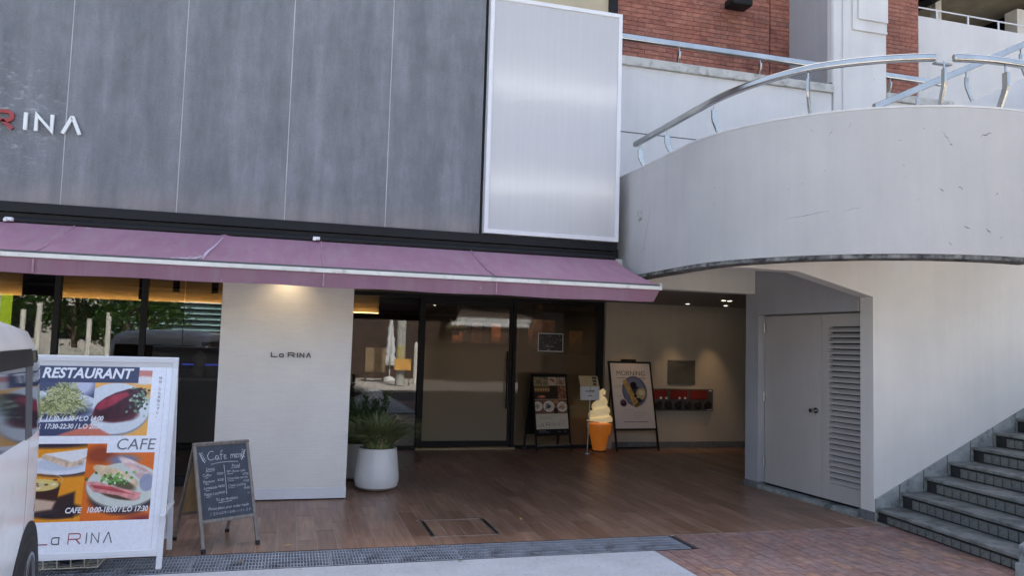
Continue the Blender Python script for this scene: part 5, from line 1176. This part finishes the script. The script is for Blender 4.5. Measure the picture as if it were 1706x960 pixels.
# --- event flyer and suction discs on the glass
cv = Cv(160, 112, (14, 12, 20)); q = np.random.default_rng(9)
for i in range(90): cv.ell(q.random()*160, q.random()*112, q.uniform(2, 8), q.uniform(1, 7), [(30, 28, 44), (74, 70, 84), (20, 18, 26), (150, 146, 156), (56, 44, 58)][i % 5], rot=q.random()*3)
cv.line([(48, 84), (52, 78), (56, 86), (62, 78), (66, 86), (74, 80), (80, 86), (88, 78), (94, 86), (104, 82)], 2.5, (170, 168, 176)); cv.line([(72, 96), (86, 95)], 1.5, (150, 148, 150))
fy = thing('event_flyer', 'dark event flyer with white border taped inside the glass beside the door', 'flyer', (3.96, 11.67, 1.5))
F = BM_((3.755, 11.686, 1.512), (1, 0, 0), (0, 0, 1)); mb = MB(F); mb.box(0, .42, 0, .29, -.004, -.001); mb.build('sheet', 'white_metal', fy)
print_sheet('print', F, .012, .012, .408, .278, print_mat('flyer_print', cv, .3), fy, -.001, .0006, world=True)
# --- art pictures and plants inside the shop
def canvas_art(name, label, x, y, z, w, h_, seed, cols):
    cv = Cv(80, 90, cols[0]); q = np.random.default_rng(seed)
    for i in range(40): cv.ell(q.random()*80, q.random()*90, q.uniform(6, 26), q.uniform(4, 20), cols[i % len(cols)], rot=q.random()*3, soft=8)
    t = thing(name, label, 'picture', (x, y, z)); F = BM_((x, y, z), (1, 0, 0), (0, 0, 1)); mb = MB(F); mb.box(0, w, 0, h_, -.05, 0); mb.build('canvas', 'plywood', t)
    print_sheet('painting', F, .002, .002, w-.002, h_-.002, print_mat(name+'_print', cv, .6), t, 0, .002, world=True)
OR = [(180, 110, 66), (200, 140, 90), (150, 70, 46), (196, 90, 60), (220, 170, 120)]
canvas_art('orange_painting', 'orange abstract painting behind the dark flyer inside the shop', 3.86, 12.3, 1.55, .38, .48, 5, OR)
canvas_art('red_painting', 'small red and tan painting on the wall near the right end of the glass', 4.62, 12.6, 1.45, .3, .42, 6, OR[::-1])
for k in range(5):
    t = thing('wall_picture', '%s small amber picture in the row on the dark wall behind the glass door' % ('leftmost', 'second', 'middle', 'fourth', 'rightmost')[k], 'picture', (3.0+k*.42, 15.4, 1.6), group='amber pictures in a row behind the glass door')
    x = 3.15+k*.4; mb = MB(); mb.box(x, x+.2, 15.44, 15.49, 1.62, 2.02); mb.build('canvas', mat('amber_canvas', (.5, .2, .08), .6, var=.5, vscale=8) if k == 0 else bpy.data.materials['amber_canvas'], t)
    if k % 2 == 0:
        l = bpy.data.lights.new('picture_lamp', 'SPOT'); l.energy = 7; l.color = (1, .6, .3); l.spot_size = R(50); l.spot_blend = 1; l.shadow_soft_size = .02
        o = bpy.data.objects.new('lamp', l); C.objects.link(o); o.location = (x+.1, 14.9, 2.58); o.rotation_euler = (R(25), 0, 0)
for k, (x, y) in enumerate(((2.28, 14.0), (2.5, 14.0), (2.6, 13.2), (2.95, 13.2), (4.4, 12.25), (3.75, 12.2))):
    downlight(x, y, 2.285 if k < 4 else 2.6, ('leftmost lit ceiling spot behind the glass door', 'second lit ceiling spot from the left behind the glass door', 'lit ceiling spot above the hanging plant behind the door', 'lit ceiling spot near the door mullion inside', 'lit ceiling spot above the red painting inside', 'lit ceiling spot above the orange painting inside')[k], 3 if k > 3 else 0, 80, (R(10), 0), group='ceiling spots inside the shop')
pl_ = thing('indoor_plant', 'yellow green leafy plant hanging inside behind the glass door', 'plant', (2.75, 13.2, 1.9)); mb = MB(); r = random.Random(4)
for k in range(140):
    a, e = r.random()*6.28, r.uniform(-.6, .9); d = Vector((math.cos(a)*math.cos(e), math.sin(a)*math.cos(e), math.sin(e))); s_ = d.orthogonal().normalized()*.016; b = Vector((2.75, 13.2, 1.88))+d*r.uniform(.02, .12); mb.add([b, b+d*.05-s_, b+d*.11, b+d*.05+s_], [(0, 1, 2, 3)])
mb.build('leaves', mat('yellow_leaf', (.22, .22, .05), .5, var=.4), pl_); mb = MB(); mb.lathe([(.05, 0), (.07, .1), (.075, .12)], 16, (2.75, 13.2, 1.74)); mb.cyl((2.75, 13.2, 1.86), (2.75, 13.2, 2.6), .004, 6); mb.build('hanging_pot', 'black_metal', pl_)
ct = thing('bar_counter', 'dark bar counter inside the left shop window', 'counter', (-2.2, 11.3, 0))
mb = MB(); mb.box(-4.4, -.2, 11.2, 11.7, 0, 1.0); mb.build('body', 'dark_room', ct); mb = MB(); mb.box(-4.45, -.15, 11.15, 11.75, 1.0, 1.04); mb.build('top', 'bulkhead', ct)
or_ = thing('carved_ornament', 'brown carved ornament lit by a blue strip on the bar counter', 'ornament', (-1.18, 11.4, 1.04))
mb = MB(); mb.lathe([(.055, 0), (.095, .05), (.1, .1), (.06, .15), (.085, .2), (.1, .25), (.075, .3), (.03, .34), (.01, .36)], 20, (-1.18, 11.4, 1.04)); mb.build('body', 'bulkhead', or_, smooth=True)
ns = thing('blue_light_strip', 'thin blue neon strip behind the carved ornament', 'light strip', (-1.18, 11.6, 1.2)); mb = MB(); mb.cyl((-1.42, 11.6, 1.2), (-.95, 11.6, 1.2), .01, 8); mb.build('tube', 'neon', ns)
for k, x in enumerate((-2.75, -1.36, -.92, -.5)):
    t = thing('track_spot', '%s black cylinder track spot hanging before the lit wooden bulkhead' % ('leftmost', 'second', 'third', 'rightmost')[k], 'lamp', (x, 10.15, 2.3), group='track spots along the lit bulkhead'); mb = MB(); mb.cyl((x, 10.15, 2.12), (x, 10.15, 2.3), .04, 14); mb.cyl((x, 10.15, 2.3), (x, 10.15, 2.5), .008, 6); mb.build('housing', 'black_metal', t, smooth=True)
tv = thing('wall_screen', 'dark ceiling hung screen inside the left shop window', 'screen', (-2.9, 10.1, 2.05)); mb = MB(); mb.box(-2.98, -2.62, 10.05, 10.1, 1.96, 2.45); mb.build('panel', 'black_metal', tv, bevel=.01)
for k, (x, y) in enumerate(((1.0, 13.2), (2.6, 13.4), (3.5, 13.1))):
    t = thing('chair', ('dark wooden chair nearest the pillar inside the entrance', 'dark wooden chair standing behind the frosted glass door', 'dark wooden chair behind the film glass beside the door')[k], 'chair', (x, y, 0), group='chairs inside the shop')
    mb = MB(); mb.box(x, x+.42, y, y+.42, .42, .46); mb.build('seat', 'bulkhead', t)
    mb = MB(); mb.box(x, x+.42, y+.39, y+.42, .62, .85); mb.build('backrest', 'bulkhead', t)
    for a, b, z in ((0, 0, .42), (.38, 0, .42), (0, .38, .62), (.38, .38, .62)):
        mb = MB(); mb.box(x+a, x+a+.04, y+b, y+b+.04, 0, z); mb.build('leg', 'bulkhead', t)

# --- fallen leaves
for k, (x, y, lab) in enumerate(((.02, 6.32, 'yellowed leaf on the tiles beside the chalkboard'), (2.1, 6.9, 'yellowed leaf on the tiles right of the floor hatch'), (2.75, 8.6, 'small dry leaf in the middle of the tiled forecourt'), (1.3, 5.72, 'green leaf at the edge of the drain grate'), (-.28, 5.95, 'pale dry leaf lying on the drain grate'))):
    a = k*1.3; t = None; mb = MB(BM_((x, y, .006), (math.cos(a), math.sin(a), .1), (-math.sin(a), math.cos(a), .15)))
    mb.add([(0, 0, 0), (.02, -.012, .004), (.045, -.011, .006), (.065, 0, .002), (.045, .012, .007), (.02, .012, .005), (.03, 0, -.001)], [(0, 1, 6), (1, 2, 6), (2, 3, 6), (3, 4, 6), (4, 5, 6), (5, 0, 6)])
    col = (.1, .2, .03) if k == 3 else (.42, .3, .1); tag(mb.build('fallen_leaf', mat('leaf_%d' % k, col, .6, var=.25, vscale=30), None), lab, 'leaf', 'fallen leaves')

# ================================================================== WHITE VAN
vn = thing('parked_van', 'white minivan with dark glass parked at the left edge, its rear towards the shop', 'van', (-2.04, 3.2, 0))
VX, XR, YR = -2.015, -1.265, 4.9; HW = XR-VX
def ring(hw, zt, zlo=.2):
    pr = [(hw*.94, zlo), (hw*.985, zlo+.12), (hw, .55), (hw, .85), (hw*.995, 1.06), (hw*.988, 1.12), (hw*.965, zt-.24), (hw*.945, zt-.15), (hw*.89, zt-.07), (hw*.74, zt-.025), (hw*.4, zt), (0, zt+.008)]
    return pr+[(-x, z) for x, z in pr[-2::-1]]
stn = [(.95, .8, 1.0, .3), (1.05, .9, 1.12, .25), (1.4, .97, 1.3, .2), (1.9, .99, 1.6, .2), (2.4, 1, 1.67, .2), (3.4, 1, 1.69, .2), (4.3, 1, 1.68, .2), (4.6, .998, 1.665, .2), (4.74, .98, 1.64, .22), (4.84, .94, 1.59, .26), (4.9, .87, 1.5, .3)]
mb = MB(); mb.loft([[(VX+x, y, z) for x, z in ring(HW*w, zt, lo)] for y, w, zt, lo in stn]); body = mb.build('body', 'car_paint', vn, smooth=True)
def vside(y, z):  # outer skin of the side towards the camera at y, z
    for (y0, w0, t0, l0), (y1, w1, t1, l1) in zip(stn[:-1], stn[1:]):
        if y0 <= y <= y1: f = (y-y0)/(y1-y0); w, zt, lo = w0+(w1-w0)*f, t0+(t1-t0)*f, l0+(l1-l0)*f; break
    pr = ring(HW*w, zt, lo)[:12]
    for (xa, za), (xb, zb) in zip(pr[:-1], pr[1:]):
        if za <= z <= zb: return VX+xa+(xb-xa)*(z-za)/(zb-za)
    return VX
def skin(name, pts_fn, m, off=.004, ny=10, nz=8, smooth=True, parent=None):
    """a patch lying on the side skin: pts_fn(u,v)->(y,z)"""
    mb = MB(); g = []
    for i in range(ny+1):
        for j in range(nz+1):
            y, z = pts_fn(i/ny, j/nz); g.append((vside(y, z), y, z))
    n = len(g); mb.add([(x+off, y, z) for x, y, z in g]+[(x-.02, y, z) for x, y, z in g], [])
    def id_(i, j): return i*(nz+1)+j
    for i in range(ny):
        for j in range(nz): mb.f.append([id_(i, j), id_(i+1, j), id_(i+1, j+1), id_(i, j+1)]); mb.m.append(0)
    edge = [id_(i, 0) for i in range(ny+1)]+[id_(ny, j) for j in range(1, nz+1)]+[id_(i, nz) for i in range(ny-1, -1, -1)]+[id_(0, j) for j in range(nz-1, 0, -1)]
    for a, b in zip(edge, edge[1:]+edge[:1]): mb.f.append([a, b, b+n, a+n]); mb.m.append(0)
    return mb.build(name, m, parent or vn, smooth=smooth)
ZB, ZT = 1.075, 1.50
skin('side_window', lambda u, v: (3.45+u*.80, ZB+.005+v*(ZT-ZB)), 'car_glass')
skin('pillar_trim', lambda u, v: (4.26+u*.16, ZB+v*(ZT-ZB)), 'grey_trim', .006)
skin('quarter_window', lambda u, v: (4.43+u*(.425-.05*v), ZB+.03*u+v*(ZT-ZB-.03*u)), 'car_glass')
skin('roof_trim', lambda u, v: (3.3+u*1.13, ZT-.075+v*.085), 'black_metal', .009, 12, 3)
skin('front_window', lambda u, v: (2.2+u*1.15, ZB+v*(ZT-ZB)), 'car_glass')
skin('bumper_gap', lambda u, v: (4.66+u*.2, .655+v*.007+u*.05), 'black_metal', .0012, 6, 2)
skin('panel_gap', lambda u, v: (4.37+u*.003, .62+v*.45), 'grey_trim', .0006, 1, 10)
skin('sill', lambda u, v: (1.7+u*2.3, .24+v*.06), 'grey_trim', .004, 10, 2)
def wheel(y, x, s):
    # dark arch, tyre, rim with spokes
    mb = MB(); n = 28; vs = []
    for k in range(n+1):
        a = math.pi*k/n-.0; 
        for rr in (.0, .345): vs.append((x, y+rr*math.cos(a)*1.0, .29+rr*math.sin(a)))
    for k in range(n+1):
        a = math.pi*k/n
        for rr in (.0, .345): vs.append((x-s*.06, y+rr*math.cos(a), .29+rr*math.sin(a)))
    fs = [(2*k, 2*k+1, 2*k+3, 2*k+2) for k in range(n)]; o_ = 2*(n+1); fs += [(2*k+o_, 2*k+2+o_, 2*k+3+o_, 2*k+1+o_) for k in range(n)]+[(2*k+1, 2*k+1+o_, 2*k+3+o_, 2*k+3) for k in range(n)]
    mb.add(vs, fs); mb.build('wheel_arch', 'rubber', vn)
    mb = MB(Matrix.Translation((x+s*.012, y, .285)) @ Matrix.Rotation(s*math.pi/2, 4, 'Y'))
    mb.lathe([(.19, -.15), (.26, -.15), (.28, -.13), (.284, -.03), (.274, -.005), (.25, .006), (.2, .004), (.19, -.01)], 40, cap=False); w_ = mb.build('wheel', 'rubber', vn, smooth=True)
    mb = MB(Matrix.Translation((x+s*.012, y, .285)) @ Matrix.Rotation(s*math.pi/2, 4, 'Y'))
    mb.lathe([(.192, -.02), (.197, .002), (.18, .002), (.172, -.03)], 40, cap=False); mb.cyl((0, 0, -.04), (0, 0, -.004), .05, 16)
    for k in range(5):
        a = k*2*math.pi/5+.3; c, n_ = math.cos(a), math.sin(a); mb.hexa([(c*.04-n_*.026, n_*.04+c*.026, -.04), (c*.04+n_*.026, n_*.04-c*.026, -.04), (c*.185+n_*.04, n_*.185-c*.04, -.04), (c*.185-n_*.04, n_*.185+c*.04, -.04)], [(c*.04-n_*.022, n_*.04+c*.022, -.012), (c*.04+n_*.022, n_*.04-c*.022, -.012), (c*.185+n_*.032, n_*.185-c*.032, -.006), (c*.185-n_*.032, n_*.185+c*.032, -.006)])
    mb.build('rim', 'rim', w_)
    mb = MB(Matrix.Translation((x+s*.012, y, .285)) @ Matrix.Rotation(s*math.pi/2, 4, 'Y')); mb.cyl((0, 0, -.12), (0, 0, -.07), .185, 28); mb.build('brake_disc', 'black_metal', w_)
for y in (4.50, 1.75):
    wheel(y, XR+.004, 1); wheel(y, VX-HW-.004, -1)
mb = MB(); mb.box(VX-.6, VX+.6, 4.885, 4.912, 1.12, 1.44); mb.build('rear_window', 'car_glass', vn, bevel=.02)
mb = MB(); mb.box(VX-.55, VX+.55, .985, 1.0, .5, .6); mb.build('grille', 'black_metal', vn)
for s in (-1, 1):
    mb = MB(); mb.box(VX+s*.56, VX+s*.66, 4.83, 4.905, .72, 1.04); mb.build('tail_light', mat('tail_red', (.25, .01, .012), .15), vn, bevel=.02)

_p = Vector((XR, 4.85, 0)); _R = Matrix.Rotation(R(6.5), 4, 'Z'); vn.location = _p+_R @ (vn.location-_p); vn.rotation_euler = (0, 0, R(6.5))

# ================================================================== ACROSS THE STREET (seen mirrored in the glass)
def tree(x, y, h, cr, seed, label):
    r = random.Random(seed); t = thing('street_tree', label, 'tree', (x, y, -.15), group='trees across the street')
    mb = MB(); mb.tube([(x, y, -.15), (x+.03, y, .8), (x-.05, y+.05, h*.45), (x+.05, y, h*.75)], [.13, .1, .08, .04], 10)
    for k in range(7):
        a = r.random()*6.28; z0 = h*r.uniform(.3, .6); mb.tube([(x, y, z0), (x+cr*.5*math.cos(a), y+cr*.5*math.sin(a), z0+h*.18), (x+cr*.85*math.cos(a), y+cr*.85*math.sin(a), z0+h*.3)], [.045, .03, .012], 6)
    mb.build('trunk', 'bark', t, smooth=True)
    mb = MB(); cl = [(x+cr*r.gauss(0, .42), y+cr*r.gauss(0, .42), h*r.uniform(.42, .98), cr*r.uniform(.25, .5)) for k in range(22)]
    for k in range(2600):
        cx, cy, cz, rr = cl[k % len(cl)]; b = Vector((cx+rr*r.gauss(0, .5), cy+rr*r.gauss(0, .5), cz+rr*r.gauss(0, .4))); d = Vector((r.gauss(0, 1), r.gauss(0, 1), r.gauss(-.3, .7))).normalized(); s_ = d.orthogonal().normalized()*.05; mb.add([b, b+d*.08-s_, b+d*.19, b+d*.08+s_], [(0, 1, 2, 3)])
    mb.build('crown', 'leaf', t)
for k, a in enumerate(((-8.6, -8.2, 4.6, 1.5), (-6.5, -9.2, 4.2, 1.5), (-4.9, -8.6, 3.6, 1.2), (1.5, -15, 6.5, 2.2), (10.5, -13, 7, 2.6))):
    tree(*a, 20+k, ('street tree farthest left across the street', 'street tree second from the left across the street', 'smallest street tree before the glazed pavilion', 'tall street tree behind the white parasol', 'largest street tree at the right end across the street')[k])
gw = thing('garden_wall', 'low pale wall under the trees across the street', 'wall', (-8, -7.2, 0)); mb = MB(); mb.box(-14, -4.6, -7.3, -7.1, -.15, 1.15); mb.build('wall', 'coping', gw)
for k, x in enumerate((-8.1, -7.3, -6.9, -5.6, -5.1)):
    t = thing('pale_post', ('pale post farthest left before the trees across the street', 'pale post second from the left before the trees', 'pale post in the middle of the row before the trees', 'pale post second from the right before the trees', 'pale post farthest right before the trees across the street')[k], 'post', (x, -6.9, -.15), group='pale posts across the street'); mb = MB(); mb.cyl((x, -6.9, -.15), (x, -6.9, 2.0+.2*(k % 3)), .07, 12); mb.build('shaft', 'cream_wall', t, smooth=True)
for k, x in enumerate((-8.3, -7.75)):
    t = thing('banner', ('lime green banner on a pole, left one of the pair', 'lime green banner on a pole, right one of the pair')[k], 'banner', (x, -6.5, -.15), group='lime banners'); mb = MB(); mb.box(x, x+.28, -6.5, -6.49, 1.6, 3.0); mb.build('cloth', mat('lime_cloth_%d' % k, (.42, .6, .02), .8), t); mb = MB(); mb.cyl((x-.02, -6.5, -.15), (x-.02, -6.5, 3.05), .015, 8); mb.build('pole', 'white_metal', t)
pv = thing('glazed_pavilion', 'low pale blue glazed pavilion with dark horizontal bars across the street', 'pavilion', (-5, -20, 0))
mb = MB(); mb.box(-7.6, -1.4, -23, -20, -.15, 3.1); mb.build('wall', mat('cyan_panel', (.46, .74, .76), .4, var=.1), pv)
for k in range(7):
    mb = MB(); mb.box(-7.65, -1.35, -20.0, -19.9, 1.5+k*.25, 1.57+k*.25); mb.build('bar', 'black_metal', pv)
mb = MB(); mb.box(-7.7, -1.3, -20.0, -19.88, -.15, 1.4); mb.build('base', 'dark_room', pv)
ob = thing('office_building', 'tall pale office building across the street', 'building', (0, -34, 0))
mb = MB(); mb.box(-40, 40, -45, -34, -.15, 7.5); mb.build('wall', mat('office_wall', (.52, .49, .45), .8, var=.1), ob)
for i in range(22):
    for j in range(2): mb = MB(); x = -38+i*3.5; mb.box(x, x+2.4, -34.0, -33.97, 1.2+j*3.2, 3.2+j*3.2); mb.build('window', 'car_glass', ob)
cn = thing('cafe_canopy', 'long dark canopy with two white edge bands across the street', 'canopy', (8, -9.5, 0))
mb = MB(); mb.box(6.7, 12, -13, -9.6, -.15, 3.4); mb.box(-.5, 6.7, -13, -11.5, -.15, 4.6); mb.build('wall', mat('brown_shopfront', (.06, .035, .025), .6, var=.3), cn)
mb = MB(); mb.box(6.55, 10.2, -9.59, -9.4, 2.62, 2.72); mb.box(6.6, 10.1, -9.59, -9.42, 2.38, 2.58); mb.build('edge_band', 'white_metal', cn)
ps = thing('folded_parasol', 'folded white parasol standing on a round base across the street', 'parasol', (3.98, -8.88, 0))
mb = MB(); mb.lathe([(.3, -.03), (.3, .06), (.12, .14), (.03, .18)], 24, (3.98, -8.88, 0)); mb.build('base', 'white_metal', ps, smooth=True)
mb = MB(); mb.cyl((3.98, -8.88, 0), (3.98, -8.88, 2.6), .022, 10); mb.build('pole', 'white_metal', ps)
mb = MB(); rg = []
for i in range(14):
    z = .62+1.95*i/13; rr = .2*(1-(i/13))**.7*(.6+.4*math.sin(i*1.1)**2)+.03; rg.append([(3.98+rr*(1+.3*math.sin(5*a+i*.3))*math.cos(a), -8.88+rr*(1+.3*math.sin(5*a+i*.3))*math.sin(a), z) for a in np.linspace(0, 6.283, 25)[:-1]])
mb.loft(rg); mb.build('canopy', 'white_metal', ps, smooth=True)
cl_ = thing('street_column', 'round concrete column with yellow stripes across the street', 'column', (4.0, -5.85, 0)); mb = MB(); mb.cyl((4.0, -5.85, -.03), (4.0, -5.85, 6), .17, 20); mb.build('shaft', 'coping', cl_, smooth=True)
for k in range(3): mb = MB(); a = math.pi/2+(k-1)*.55; mb.box(4.0+.172*math.cos(a)-.02, 4.0+.172*math.cos(a)+.02, -5.85+.172*math.sin(a), -5.85+.172*math.sin(a)+.012, .7, 1.45); mb.build('stripe', mat('yellow_stripe_%d' % k, (.7, .5, .02), .6), cl_)
cr_ = thing('planter_crate', 'brown slatted wooden planter box across the street', 'planter box', (3.35, -8.5, 0))
for k in range(6): mb = MB(); x = 2.95+k*.135; mb.box(x, x+.125, -8.5, -8.46, .35, 1.32); mb.build('slat', 'bulkhead', cr_)
mb = MB(); mb.box(2.95, 3.75, -8.8, -8.501, .3, 1.25); mb.box(2.97, 3.02, -8.8, -8.5, -.03, .3); mb.box(3.68, 3.73, -8.8, -8.5, -.03, .3); mb.build('box', 'bark', cr_)
sg = thing('orange_sign_board', 'tilted orange sign board leaning by the concrete column across the street', 'sign', (4.1, -6.4, 0)); mb = MB(BM_((3.75, -5.55, .55), (-1, 0, 0), (0, -.25, 1))); mb.box(-.62, 0, 0, .42, -.02, 0); mb.build('board', mat('orange_board', (.62, .32, .06), .6), sg); mb = MB(); mb.box(3.8, 3.83, -5.62, -5.6, -.03, .6); mb.box(4.3, 4.33, -5.62, -5.6, -.03, .6); mb.build('leg', 'bark', sg)
bo = thing('pale_bollard', 'tall pale bollard at the kerb across the street', 'bollard', (4.82, -7.3, 0)); mb = MB(); mb.lathe([(.13, -.03), (.13, .1), (.1, .12), (.1, 1.45), (.08, 1.55), (.02, 1.6)], 18, (4.82, -7.3, 0)); mb.build('shaft', 'cream_wall', bo, smooth=True)
